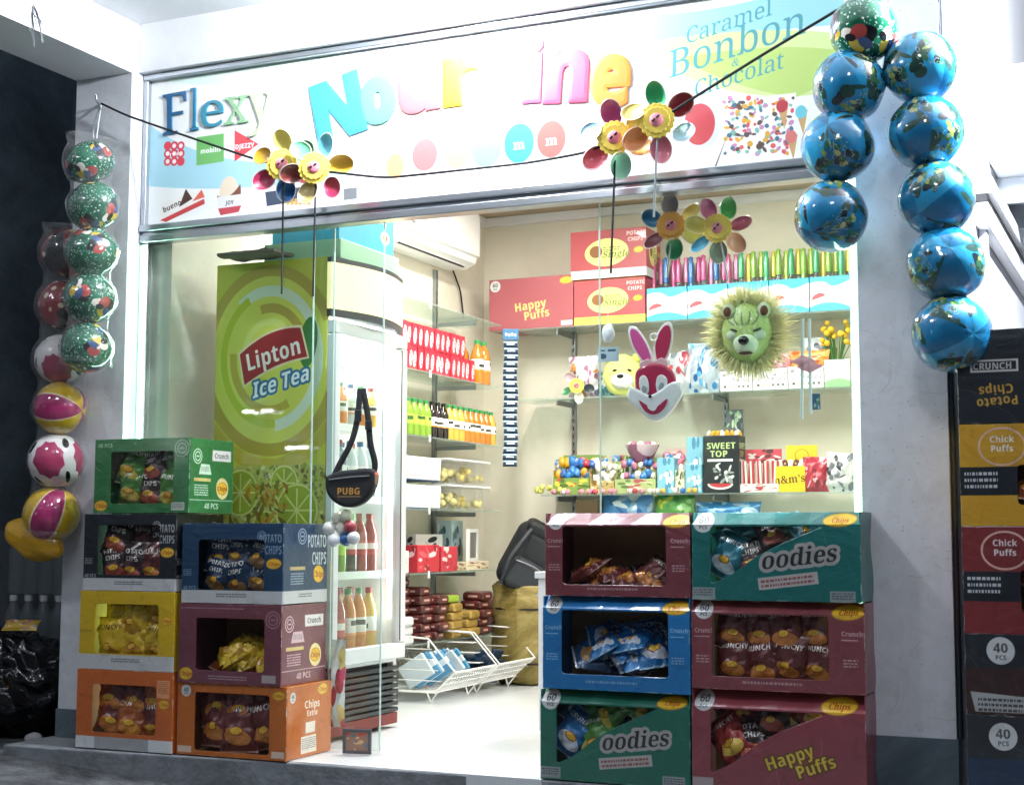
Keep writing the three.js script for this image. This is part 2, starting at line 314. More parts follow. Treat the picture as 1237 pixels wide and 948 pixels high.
/* ---------- shared shapes ---------- */
function pouchGeo(s) { // pillow bag, unit width and height, crimped at both ends
  const nx = 12, ny = 15, gs = [];
  for (const side of [1, -1]) {
    const g = new THREE.PlaneGeometry(1, 1, nx, ny), p = g.attributes.position;
    for (let i = 0; i < p.count; i++) {
      const u = p.getX(i) * 2, v = p.getY(i) * 2, edge = Math.max(0, 1 - Math.pow(Math.abs(u), 3)) * Math.max(0, 1 - Math.pow(Math.abs(v) / 0.9, 4));
      const w = 1 - 0.06 * (1 - v * v), k = Math.pow(edge, 0.7) * 0.42 + (edge > 0 ? 0.2 * Math.pow(edge, 0.4) * noise.noise(u * 2.2 + s * 7, v * 2.6, side * 3 + s) + 0.16 * noise.noise(u * 5 + s, v * 5, side + s * 4) + 0.07 * noise.noise(u * 11 + s, v * 9, side) : 0);
      p.setXYZ(i, p.getX(i) * w, p.getY(i) + (edge > 0 ? 0 : 0.012 * noise.noise(u * 4, s, 2)), side * Math.max(0.004, k) * 1);
    }
    if (side < 0) { const id = g.index; for (let i = 0; i < id.count; i += 3) { const a = id.getX(i); id.setX(i, id.getX(i + 1)); id.setX(i + 1, a); } }
    g.computeVertexNormals(); gs.push(g);
  }
  return merge(gs);
}
const pouches = [0, 1, 2, 3, 4].map(pouchGeo);
const bagPrint = (base, band, text, ink = '#f4f0e6') => canvas(128, 160, (g, w, h) => {
  g.fillStyle = base; g.fillRect(0, 0, w, h); g.fillStyle = band; g.beginPath(); g.ellipse(w * 0.5, h * 0.72, w * 0.36, h * 0.15, 0.2, 0, 7); g.fill();
  g.fillStyle = ink; g.font = 'bold 24px sans-serif'; g.textAlign = 'center'; const q = text.split(' '); q.forEach((t, i) => g.fillText(t, w / 2, 44 + i * 26));
  g.fillStyle = '#e8b83c'; g.beginPath(); g.ellipse(w * 0.5, h * 0.62, 22, 12, 0, 0, 7); g.fill(); g.strokeStyle = '#8a3a1c'; g.lineWidth = 3; g.stroke();
  g.fillStyle = ink; g.globalAlpha = 0.5; g.fillRect(0, 0, w, 6); g.fillRect(0, h - 6, w, 6);
});
const foil = map => T(map, 0.28, { bumpMap: crinkle, bumpScale: 0.003, clearcoat: 0.5, clearcoatRoughness: 0.15, metalness: 0.15 });
const bagMat = {
  black: foil(bagPrint('#3b2a2a', '#a5523f', 'POTATO CHIPS')), navy: foil(bagPrint('#1d3a57', '#8a6a44', 'POTATO CHIPS')),
  yellow: foil(bagPrint('#d8b52c', '#b98a1e', 'CRUNCHY', '#5d4410')), orange: foil(bagPrint('#a4562a', '#e09a3a', 'CRUNCHY')),
  brown: foil(bagPrint('#6a3230', '#c9803c', 'CRUNCHY')), blue: foil(bagPrint('#1f6ea8', '#d9dfe6', 'CRUNCHY')),
  green: foil(bagPrint('#4f8a3a', '#d8c24a', 'CRUNCHY')), teal: foil(bagPrint('#3f8fa0', '#cfdde0', 'CRUNCHY')), red: foil(bagPrint('#a8322f', '#e4c04e', 'CRUNCHY')),
};
function bag(kind, label, group, pos, size, rot) {
  const m = mesh('snack_bag', pouches[Math.floor(rnd(0, 5))], bagMat[kind], null, pos, rot); m.scale.set(size, size * 1.25, size * 0.55);
  return tag(m, label, 'snack bag', group);
}
/* ---------- cartons with windows ---------- */
const ovalLogo = (g, x, y, rx, ry, word = 'Chips') => {
  g.fillStyle = '#e9bb35'; g.beginPath(); g.ellipse(x, y, rx, ry, -0.06, 0, 7); g.fill(); g.strokeStyle = '#b98a2a'; g.lineWidth = 3; g.stroke();
  g.fillStyle = '#a2331f'; g.font = 'italic bold ' + Math.round(ry * 0.95) + 'px serif'; g.textAlign = 'center'; g.fillText(word, x, y + ry * 0.35);
};
const badge = (g, x, y, r, t) => { g.fillStyle = '#cfd2d2'; g.beginPath(); g.ellipse(x, y, r, r, 0, 0, 7); g.fill(); g.fillStyle = '#4a4a4a'; g.textAlign = 'center'; g.font = 'bold ' + Math.round(r * 0.95) + 'px sans-serif'; g.fillText(t, x, y + r * 0.15); g.font = 'bold ' + Math.round(r * 0.45) + 'px sans-serif'; g.fillText('PCS', x, y + r * 0.65); };
const ring = (g, x, y, r, c) => { g.strokeStyle = c; g.lineWidth = r * 0.16; g.beginPath(); g.ellipse(x, y, r, r, 0, 0, 7); g.stroke(); g.beginPath(); g.ellipse(x, y, r * 0.62, r * 0.62, 0, 0, 7); g.stroke(); g.fillStyle = c; g.fillRect(x - r * 0.35, y - r * 0.1, r * 0.7, r * 0.2); };
const lines = (g, x, y, w, n, c, s = 7) => { g.fillStyle = c; for (let i = 0; i < n; i++) { let q = x; while (q < x + w) { const l = rnd(3, 12); g.fillRect(q, y + i * s, Math.min(l, x + w - q), s * 0.5); q += l + 3; } } };
const smudge = (g, w, h, n = 60) => { for (let i = 0; i < n; i++) { g.fillStyle = i % 2 ? 'rgba(255,255,255,0.035)' : 'rgba(0,0,0,0.05)'; g.beginPath(); g.ellipse(rnd(0, w), rnd(0, h), rnd(3, 40), rnd(2, 9), rnd(0, 3), 0, 7); g.fill(); } };
const wear = (g, w, h) => { // rubbed edges, creases and scratches in the print
  for (let i = 0; i < 46; i++) { const e = i % 4, l = rnd(4, 30), t = rnd(0.5, 2.6); g.fillStyle = 'rgba(226,222,214,' + rnd(0.15, 0.5) + ')'; const p = rnd(0, 1); if (e === 0) g.fillRect(p * w, 0, l, t); else if (e === 1) g.fillRect(p * w, h - t, l, t); else if (e === 2) g.fillRect(0, p * h, t, l); else g.fillRect(w - t, p * h, t, l); }
  for (let i = 0; i < 9; i++) { g.strokeStyle = i % 3 ? 'rgba(232,230,226,0.22)' : 'rgba(20,18,16,0.2)'; g.lineWidth = rnd(0.6, 1.6); let x = rnd(0, w), y = rnd(0, h), a = rnd(0, 6.3); g.beginPath(); g.moveTo(x, y); for (let k = 0; k < 4; k++) { a += rnd(-0.35, 0.35); x += Math.cos(a) * 22; y += Math.sin(a) * 22; g.lineTo(x, y); } g.stroke(); }
};
function tallText(g, t, x, y, s, c, sx = 0.6) { g.save(); g.translate(x, y); g.scale(sx, 1); g.fillStyle = c; g.font = 'bold ' + s + 'px sans-serif'; g.textAlign = 'right'; g.fillText(t, 0, 0); g.restore(); }
function carton(o) {
  // o: label, x (left), y, z (front), w, h, d, color, front(g,w,h), side(g,w,h), hole [[x,y]..] in fractions, slope
  const t = thing('display_carton', o.label, 'carton', [o.x, o.y, o.z], o.turn = o.turn || rnd(-0.012, 0.012));
  const { w, h, d } = o, sl = o.slope || 0, th = 0.004, fh = h - sl * 0.95;
  const W = 480, H = Math.round(480 * h / w);
  const ft = canvas(W, H, (g, a, b) => { g.fillStyle = o.color; g.fillRect(0, 0, a, b); o.front && o.front(g, a, b); smudge(g, a, b); wear(g, a, b); });
  const D = Math.round(480 * d / w);
  const st = o.side ? canvas(D, H, (g, a, b) => { g.fillStyle = o.color; g.fillRect(0, 0, a, b); o.side(g, a, b); smudge(g, a, b, 30); wear(g, a, b); }) : null;
  const fm = film(ft), sm = st ? film(st) : P(o.color, 0.4, { clearcoat: 0.4, bumpMap: crinkle, bumpScale: 0.002 });
  const shape = new THREE.Shape([[0.001, 0], [w - 0.001, 0], [w - 0.001, fh], [0.001, fh]].map(a => new THREE.Vector2(...a)));
  const hole = new THREE.Path(), hp = o.hole.map(a => new THREE.Vector2(a[0] * w, Math.min(a[1] * h, fh - 0.005))), n = hp.length;
  for (let i = 0; i < n; i++) { // rounded window corners
    const a = hp[(i + n - 1) % n], b = hp[i], c = hp[(i + 1) % n], r = 0.016, p = b.clone().add(a.clone().sub(b).setLength(r)), q = b.clone().add(c.clone().sub(b).setLength(r));
    i ? hole.lineTo(p.x, p.y) : hole.moveTo(p.x, p.y); hole.quadraticCurveTo(b.x, b.y, q.x, q.y);
  }
  hole.closePath(); shape.holes.push(hole);
  const fg = new THREE.ExtrudeGeometry(shape, { depth: th, bevelEnabled: true, bevelSize: 0.001, bevelThickness: 0.001, bevelSegments: 1, curveSegments: 4 }).translate(0, 0, -th);
  const planar = g => { const p = g.attributes.position, uv = g.attributes.uv; for (let i = 0; i < p.count; i++) uv.setXY(i, p.getX(i) / w, p.getY(i) / h); return g; };
  mesh('front_panel', planar(fg), fm, t);
  if (sl) { // leaning strip above the window
    const q = new THREE.BufferGeometry(), z1 = -sl, y0 = fh + 0.001, v = [], uv = [], N = 10;
    for (let i = 0; i < N; i++) { const a = i / N * w, b = (i + 1) / N * w, s0 = 0.006 * Math.sin(i * 1.9 + o.x * 9), s1 = 0.006 * Math.sin((i + 1) * 1.9 + o.x * 9); const pts = [[a, y0, 0.001], [b, y0, 0.001], [b, h, z1 + s1], [a, y0, 0.001], [b, h, z1 + s1], [a, h, z1 + s0]]; pts.forEach(p => { v.push(...p); uv.push(p[0] / w, p[1] / h); }); }
    q.setAttribute('position', new THREE.Float32BufferAttribute(v, 3)); q.setAttribute('uv', new THREE.Float32BufferAttribute(uv, 2)); q.computeVertexNormals(); mesh('top_strip', q, fm, t);
  }
  const sg = new THREE.BoxGeometry(th, h, d - th - 0.002, 1, 8, 8).translate(w - th / 2, h / 2, -(d + th + 0.002) / 2); { const q = sg.attributes.position; for (let i = 0; i < q.count; i++) { const y = q.getY(i), z = q.getZ(i), e = Math.min(1, Math.min(y, h - y) * 18, (-z) * 18, (d + z) * 18); q.setX(i, q.getX(i) + 0.007 * e * noise.noise(y * 7 + o.x * 5, z * 7, o.y * 9)); } sg.computeVertexNormals(); }
  const uv = sg.attributes.uv, p = sg.attributes.position;
  for (let i = 0; i < p.count; i++) uv.setXY(i, 1 - (p.getZ(i) + d) / d, p.getY(i) / h); for (let i = 0; i < p.count; i++) uv.setX(i, (-p.getZ(i)) / d);
  mesh('side_panel', sg, sm, t); mesh('side_panel', span(0, 0, -d, th, h, -th - 0.002), P(o.color, 0.6), t);
  mesh('back_panel', span(th, th, -d, w - th, h - th, -d + th), mat.card, t);
  mesh('top_panel', span(th, h - th, -d, w - th, h, -th - 0.003 - sl), sl ? fm : P(o.color, 0.35, { clearcoat: 0.4, bumpMap: crinkle, bumpScale: 0.003 }), t);
  mesh('bottom_panel', span(th, 0.0, -d + th, w - th, th, -th - 0.003), mat.card, t);
  { // shrink film pulled over the front, loose and creased
    const g = new THREE.PlaneGeometry(w - 0.004, fh - 0.006, 26, 18), p = g.attributes.position, k = o.x * 7 + o.y * 13;
    for (let i = 0; i < p.count; i++) { const x = p.getX(i), y = p.getY(i), e = Math.abs(y) / fh * 2; p.setZ(i, 0.0065 + 0.0035 * Math.abs(noise.noise(x * 9 + k, y * 14, k)) + 0.0025 * e * Math.abs(noise.noise(x * 30, y * 30 + k, 2))); }
    g.computeVertexNormals(); g.translate(w / 2, fh / 2, 0); mesh('shrink_film', g, mat.cellophane, t);
  }
  const kinds = o.bags || [], bx = o.hole.map(a => a[0] * w), by = o.hole.map(a => a[1] * h), x0 = Math.min(...bx), x1 = Math.max(...bx), y0 = Math.min(...by), y1 = Math.max(...by);
  t.updateMatrixWorld(true);
  const size = o.size || 0.15;
  if (o.fill === 'rows') {
    const c = Math.max(2, Math.round((x1 - x0 + 0.04) / (size * 0.86)));
    for (let r = 1; r >= 0; r--) for (let i = 0; i < c; i++) {
      const k = kinds[Math.floor(rnd(0, kinds.length))], q = V(x0 + (i + 0.5) * (x1 - x0) / c + rnd(-0.012, 0.012), 0.02 + size * 0.62 + r * (y1 - 0.02 - size * 0.45) * 0.55 + rnd(-0.012, 0.012), -0.055 - rnd(0, 0.035) - r * 0.02);
      bag(k, o.bagLabel, o.bagGroup, t.localToWorld(q), size * rnd(0.92, 1.05), [rnd(-0.25, 0.1), rnd(-0.25, 0.25) + (o.turn || 0), rnd(-0.22, 0.22)]);
    }
    for (let i = 0; i < 3; i++) bag(kinds[0], o.bagLabel, o.bagGroup, t.localToWorld(V(x0 + (i + 0.5) * (x1 - x0) / 3, 0.13, -0.19)), size, [rnd(-0.2, 0.2), rnd(-0.3, 0.3), rnd(-0.4, 0.4)]);
  } else if (o.fill === 'slant') {
    [[0.19, 0.5, 0], [0.31, 0.66, 1], [0.45, 0.76, 0], [0.58, 0.82, 1], [0.2, 0.76, 1], [0.34, 0.46, 0], [0.68, 0.8, 0], [0.24, 0.3, 1]].forEach(([a, b, k], i) => bag(kinds[i % kinds.length], o.bagLabel, o.bagGroup, t.localToWorld(V(a * w, b * h, -0.08 - 0.055 * k)), Math.min(size * rnd(0.85, 1.0), Math.max(0.07, (1 - b) * h * 1.55)), [rnd(-0.5, -0.1), rnd(-0.3, 0.3), rnd(-0.9, 0.9)]));
    for (let i = 0; i < 4; i++) bag(kinds[i % kinds.length], o.bagLabel, o.bagGroup, t.localToWorld(V((0.2 + i * 0.19) * w, 0.38 * h, -0.18)), size, [rnd(-0.4, 0.4), rnd(-0.3, 0.3), rnd(-0.8, 0.8)]);
  } else for (let i = 0; i < (o.count || 10); i++) {
    const row = i % 2, k = kinds[i % kinds.length];
    const q = V(x0 + rnd(0.08, 0.92) * (x1 - x0), Math.max(0.035, y0 - 0.005 + rnd(0.01, o.pile || 0.09)), -0.085 - row * 0.085 - rnd(0, 0.02));
    bag(k, o.bagLabel, o.bagGroup, t.localToWorld(q), size * rnd(0.75, 0.95), [rnd(-1.3, -0.6), rnd(-0.5, 0.5), rnd(-1.2, 1.2)]);
  }
  return t;
}
const hole4 = (a, b, c, d) => [[a, b], [c, b], [c, d], [a, d]];
const whiteFoot = (g, a, b, f) => { g.fillStyle = '#c9cbcb'; g.fillRect(0, b * (1 - f), a, b * f); lines(g, a * 0.35, b * (1 - f * 0.75), a * 0.3, 2, '#555', 9); };
const chipText = (g, a, b, c) => { tallText(g, 'POTATO', a * 0.985, b * 0.24, 46, c); tallText(g, 'CHIPS', a * 0.985, b * 0.38, 46, c); ring(g, a * 0.79, b * 0.16, 20, c); ovalLogo(g, a * 0.91, b * 0.5, 34, 20); g.font = 'bold 20px sans-serif'; g.textAlign = 'left'; g.fillStyle = c; g.fillText('48 PCS', 8, b * 0.83); lines(g, 8, b * 0.58, 40, 4, c); };
const crunchSide = (g, a, b, c, n) => {
  ring(g, a * 0.17, b * 0.24, 30, c); g.fillStyle = '#e7e3e0'; g.fillRect(a * 0.52, b * 0.14, a * 0.42, 46); g.fillStyle = '#40404a'; g.font = 'bold 30px sans-serif'; g.textAlign = 'center'; g.fillText('Crunch', a * 0.73, b * 0.14 + 34);
  g.fillStyle = c; g.beginPath(); g.moveTo(a * 0.25, b * 0.34); g.lineTo(a * 0.46, b * 0.34); g.lineTo(a * 0.5, b * 0.48); g.lineTo(a * 0.2, b * 0.48); g.fill(); lines(g, a * 0.25, b * 0.38, a * 0.2, 3, '#888');
  g.fillStyle = '#d9c27a'; g.fillRect(a * 0.1, b * 0.53, a * 0.38, 14); lines(g, a * 0.12, b * 0.62, a * 0.3, 5, c, 10);
  g.fillStyle = '#f0dfa0'; g.beginPath(); g.ellipse(a * 0.76, b * 0.66, 46, 46, 0, 0, 7); g.fill(); ovalLogo(g, a * 0.76, b * 0.66, 38, 26); g.fillStyle = c; g.fillRect(0, b * 0.82, a, 3); g.font = 'bold 34px sans-serif'; g.textAlign = 'center'; g.fillText(n + ' PCS', a * 0.5, b * 0.94);
};
// left stack
carton({ label: 'green crisp carton on top of the black carton by the left pillar', x: 0.04, y: 0.975, z: 0.36, w: 0.475, h: 0.31, d: 0.33, color: '#2f7440', turn: 0.04,
  hole: hole4(0.17, 0.12, 0.84, 0.83), front: (g, a, b) => { g.fillStyle = '#9fc7a2'; g.font = 'bold 24px sans-serif'; g.fillText('48 PCS', 16, 34); ring(g, a * 0.92, b * 0.14, 34, '#7fae86'); ovalLogo(g, a * 0.08, b * 0.9, 32, 22); g.fillStyle = '#b9c9b6'; g.fillRect(a * 0.82, b * 0.86, 66, 34); lines(g, a * 0.83, b * 0.88, 56, 3, '#777'); },
  side: (g, a, b) => crunchSide(g, a, b, '#cfe8cf', '48'), bags: ['green', 'green', 'black'], fill: 'rows', size: 0.14, bagLabel: 'green foil crisp bag behind the window of the green carton', bagGroup: 'bags in the green carton' });
carton({ label: 'black potato chips carton under the green carton by the left pillar', x: -0.005, y: 0.653, z: 0.36, w: 0.475, h: 0.317, d: 0.33, color: '#20242a', hole: hole4(0.15, 0.2, 0.83, 0.86), front: (g, a, b) => { chipText(g, a, b, '#a9acae'); whiteFoot(g, a, b, 0.16); },
  side: (g, a, b) => { chipText(g, a, b, '#a9acae'); whiteFoot(g, a, b, 0.16); }, bags: ['black', 'black', 'brown'], fill: 'rows', size: 0.145, bagLabel: 'dark crisp bag behind the window of the black carton', bagGroup: 'bags in the black carton' });
carton({ label: 'yellow crisp carton between black and orange cartons by the left pillar', x: -0.015, y: 0.327, z: 0.36, w: 0.485, h: 0.322, d: 0.33, color: '#d2ae22', hole: hole4(0.16, 0.2, 0.84, 0.84), front: (g, a, b) => { ovalLogo(g, a * 0.92, b * 0.36, 26, 17); lines(g, 6, b * 0.5, 60, 2, '#8a7212'); whiteFoot(g, a, b, 0.19); },
  bags: ['yellow'], fill: 'rows', size: 0.16, bagLabel: 'yellow crisp bag behind the window of the yellow carton', bagGroup: 'bags in the yellow carton' });
carton({ label: 'orange crisp carton at the bottom of the stack beside the left pillar base', x: -0.02, y: 0.002, z: 0.36, w: 0.492, h: 0.322, d: 0.33, color: '#c9662a', hole: hole4(0.16, 0.2, 0.83, 0.82), front: (g, a, b) => { ovalLogo(g, a * 0.91, b * 0.4, 26, 17); g.fillStyle = '#a9acac'; g.fillRect(0, b * 0.85, a, b); g.fillStyle = '#dfe1e1'; g.fillRect(0, b * 0.85, a * 0.2, b); g.fillRect(a * 0.76, b * 0.85, a, b); g.fillStyle = '#e8a071'; g.fillRect(a * 0.84, b * 0.1, 60, 70); lines(g, a * 0.85, b * 0.12, 50, 7, '#b0662f'); },
  bags: ['orange', 'brown'], fill: 'rows', size: 0.16, bagLabel: 'orange and brown crisp bag behind the window of the lower orange carton beside the pillar', bagGroup: 'bags in the orange carton beside the pillar' });
carton({ label: 'navy blue potato chips carton on the maroon carton by the glass door', x: 0.495, y: 0.61, z: 0.35, w: 0.485, h: 0.32, d: 0.34, color: '#1d3d5c', hole: hole4(0.16, 0.16, 0.82, 0.8), front: (g, a, b) => { chipText(g, a, b, '#7f9bb5'); whiteFoot(g, a, b, 0.16); },
  side: (g, a, b) => { tallText(g, 'POTATO', a * 0.98, b * 0.3, 70, '#c9d3dc', 0.55); tallText(g, 'CHIPS', a * 0.98, b * 0.52, 70, '#c9d3dc', 0.55); ring(g, a * 0.42, b * 0.16, 30, '#a9bac8'); ovalLogo(g, a * 0.8, b * 0.64, 40, 34); g.fillStyle = '#c9b07a'; g.fillRect(a * 0.15, b * 0.54, a * 0.34, 14); lines(g, a * 0.16, b * 0.62, a * 0.3, 5, '#a9bac8', 10); whiteFoot(g, a, b, 0.16); },
  bags: ['navy'], fill: 'rows', size: 0.145, bagLabel: 'navy crisp bag behind the window of the navy carton', bagGroup: 'bags in the navy carton' });
carton({ label: 'maroon crisp carton half empty between navy and orange cartons', x: 0.49, y: 0.29, z: 0.355, w: 0.49, h: 0.315, d: 0.34, color: '#74404b', hole: hole4(0.17, 0.16, 0.84, 0.83), front: (g, a, b) => { ring(g, a * 0.92, b * 0.18, 32, '#a07880'); ovalLogo(g, a * 0.08, b * 0.89, 32, 24); g.fillStyle = '#b3a6a6'; g.fillRect(a * 0.82, b * 0.87, 64, 30); lines(g, a * 0.3, b * 0.9, 180, 2, '#b59aa0', 10); lines(g, 8, 14, 300, 1, '#b59aa0'); },
  side: (g, a, b) => crunchSide(g, a, b, '#d9b8bf', '48'), bags: ['yellow', 'orange'], count: 9, pile: 0.1, size: 0.15, bagLabel: 'yellow or orange crisp bag lying in the half empty maroon carton', bagGroup: 'bags in the maroon carton by the door' });
carton({ label: 'orange crisp carton at the bottom of the stack beside the glass door', x: 0.485, y: 0.002, z: 0.345, w: 0.52, h: 0.285, d: 0.34, color: '#c46a24', hole: hole4(0.16, 0.06, 0.85, 0.88), front: (g, a, b) => { badge(g, a * 0.08, b * 0.11, 22, '48'); ovalLogo(g, a * 0.93, b * 0.12, 26, 15); g.fillStyle = '#e0c8b4'; g.fillRect(4, b * 0.88, 62, 24); g.fillRect(a * 0.87, b * 0.88, 56, 24); },
  side: (g, a, b) => { badge(g, a * 0.14, b * 0.16, 20, '48'); ovalLogo(g, a * 0.8, b * 0.1, 34, 20); g.fillStyle = '#f0e3d2'; g.font = 'bold 40px sans-serif'; g.textAlign = 'center'; g.fillText('Chips', a * 0.56, b * 0.34); g.font = 'bold 30px sans-serif'; g.fillText('Extra', a * 0.56, b * 0.45); g.fillRect(a * 0.42, b * 0.53, 70, 40); g.fillRect(a * 0.32, b * 0.72, 110, 62); lines(g, a * 0.34, b * 0.75, 100, 6, '#777'); },
  bags: ['brown', 'orange', 'brown'], fill: 'rows', size: 0.17, bagLabel: 'brown and orange crisp bag behind the window of the orange carton beside the door', bagGroup: 'bags in the orange carton beside the door' });
// right stack
const sixty = (word) => (g, a, b) => { badge(g, a * 0.075, b * 0.1, 26, '60'); ovalLogo(g, a * 0.91, b * 0.1, 44, 20); for (const x of [8, a * 0.87]) { g.fillStyle = 'rgba(235,235,235,0.55)'; g.font = 'bold 17px sans-serif'; g.textAlign = 'left'; g.fillText('Crunchy', x, b * 0.36); g.fillRect(x, b * 0.4, 44, 3); lines(g, x + 4, b * 0.62, 40, 3, 'rgba(235,235,235,0.55)', 8); } if (word) lines(g, a * 0.3, b * 0.9, a * 0.35, 1, 'rgba(220,220,220,0.5)', 14); };
const oodies = (g, a, b) => {
  badge(g, a * 0.07, b * 0.11, 30, '60'); ovalLogo(g, a * 0.88, b * 0.09, 46, 18); g.save(); g.translate(a * 0.64, b * 0.6); g.rotate(-0.12);
  g.font = 'italic bold 66px serif'; g.textAlign = 'center'; g.lineJoin = 'round'; g.lineWidth = 20; g.strokeStyle = '#a8a4a1'; g.strokeText('oodies', 0, 0); g.fillStyle = '#1f2a2a'; g.fillText('oodies', 0, 0); g.fillStyle = '#b4b0ad'; g.fillRect(-120, 22, 170, 34); lines(g, -112, 30, 150, 2, '#8a5048', 13); g.restore();
  g.fillStyle = '#8e9a98'; g.fillRect(0, b * 0.86, a * 0.14, 34); g.fillRect(a * 0.82, b * 0.88, 70, 30); lines(g, 4, b * 0.88, 56, 3, '#556'); lines(g, a * 0.83, b * 0.9, 60, 3, '#556');
};
const slant = [[0.11, 0.17], [0.24, 0.28], [0.38, 0.48], [0.52, 0.62], [0.8, 0.9], [0.11, 0.9]];
carton({ label: 'maroon crisp carton nearly empty at the top of the right stack', x: 2.09, y: 0.665, z: 0.3, w: 0.556, h: 0.3, d: 0.28, color: '#7b3d44', slope: 0.045, hole: hole4(0.12, 0.13, 0.84, 0.88), front: sixty('x'), bags: ['brown', 'black'], count: 12, pile: 0.06, size: 0.15, bagLabel: 'brown crisp bag lying in the nearly empty maroon carton of the right stack', bagGroup: 'bags in the maroon carton of the right stack' });
carton({ label: 'teal snack carton beside the maroon one at the top of the right stack', x: 2.655, y: 0.66, z: 0.3, w: 0.595, h: 0.305, d: 0.28, color: '#1f6a66', slope: 0.045, hole: slant, front: oodies, bags: ['teal', 'teal', 'black'], fill: 'slant', size: 0.15, bagLabel: 'pale teal snack bag behind the slanted window of the teal carton', bagGroup: 'bags in the teal carton' });
carton({ label: 'bright blue crisp carton below the nearly empty maroon one', x: 2.08, y: 0.328, z: 0.3, w: 0.565, h: 0.333, d: 0.28, color: '#2173b0', slope: 0.045, hole: hole4(0.13, 0.16, 0.86, 0.88), front: sixty('x'), bags: ['blue', 'navy', 'blue'], count: 14, pile: 0.13, size: 0.16, bagLabel: 'blue crisp bag lying in the bright blue carton', bagGroup: 'bags in the bright blue carton' });
carton({ label: 'brownish red crisp carton full of bags below the teal carton', x: 2.65, y: 0.352, z: 0.3, w: 0.605, h: 0.303, d: 0.28, color: '#84444a', slope: 0.04, hole: hole4(0.12, 0.14, 0.8, 0.88), front: sixty('x'), bags: ['brown', 'brown', 'red'], fill: 'rows', size: 0.135, bagLabel: 'brown crisp bag with yellow oval in the full brownish red carton', bagGroup: 'bags in the brownish red carton' });
carton({ label: 'dark green snack carton at the bottom of the right stack under the bright blue one', x: 2.07, y: 0.002, z: 0.3, w: 0.57, h: 0.32, d: 0.28, color: '#1e6b58', slope: 0.045, hole: slant, front: oodies, bags: ['blue', 'green', 'green', 'red'], fill: 'slant', size: 0.16, bagLabel: 'green or blue snack bag behind the slanted window of the dark green carton', bagGroup: 'bags in the dark green carton' });
carton({ label: 'dull red crisp carton with yellow cartoon lettering at the bottom of the right stack', x: 2.648, y: 0.002, z: 0.3, w: 0.605, h: 0.345, d: 0.28, color: '#8a3f48', slope: 0.06, hole: slant, front: (g, a, b) => { badge(g, a * 0.07, b * 0.11, 28, '60'); ovalLogo(g, a * 0.85, b * 0.11, 48, 22); g.save(); g.translate(a * 0.58, b * 0.68); g.rotate(-0.35); g.font = 'bold 46px sans-serif'; g.textAlign = 'center'; g.lineWidth = 8; g.strokeStyle = '#5d4410'; g.strokeText('Happy', 0, 0); g.fillStyle = '#d8b840'; g.fillText('Happy', 0, 0); g.strokeText('Puffs', 60, 44); g.fillText('Puffs', 60, 44); g.restore(); g.fillStyle = '#a89a9a'; g.fillRect(0, b * 0.87, 60, 40); },
  bags: ['red', 'brown', 'black'], fill: 'slant', size: 0.16, bagLabel: 'red crisp bag behind the slanted window of the dull red carton', bagGroup: 'bags in the dull red carton' });
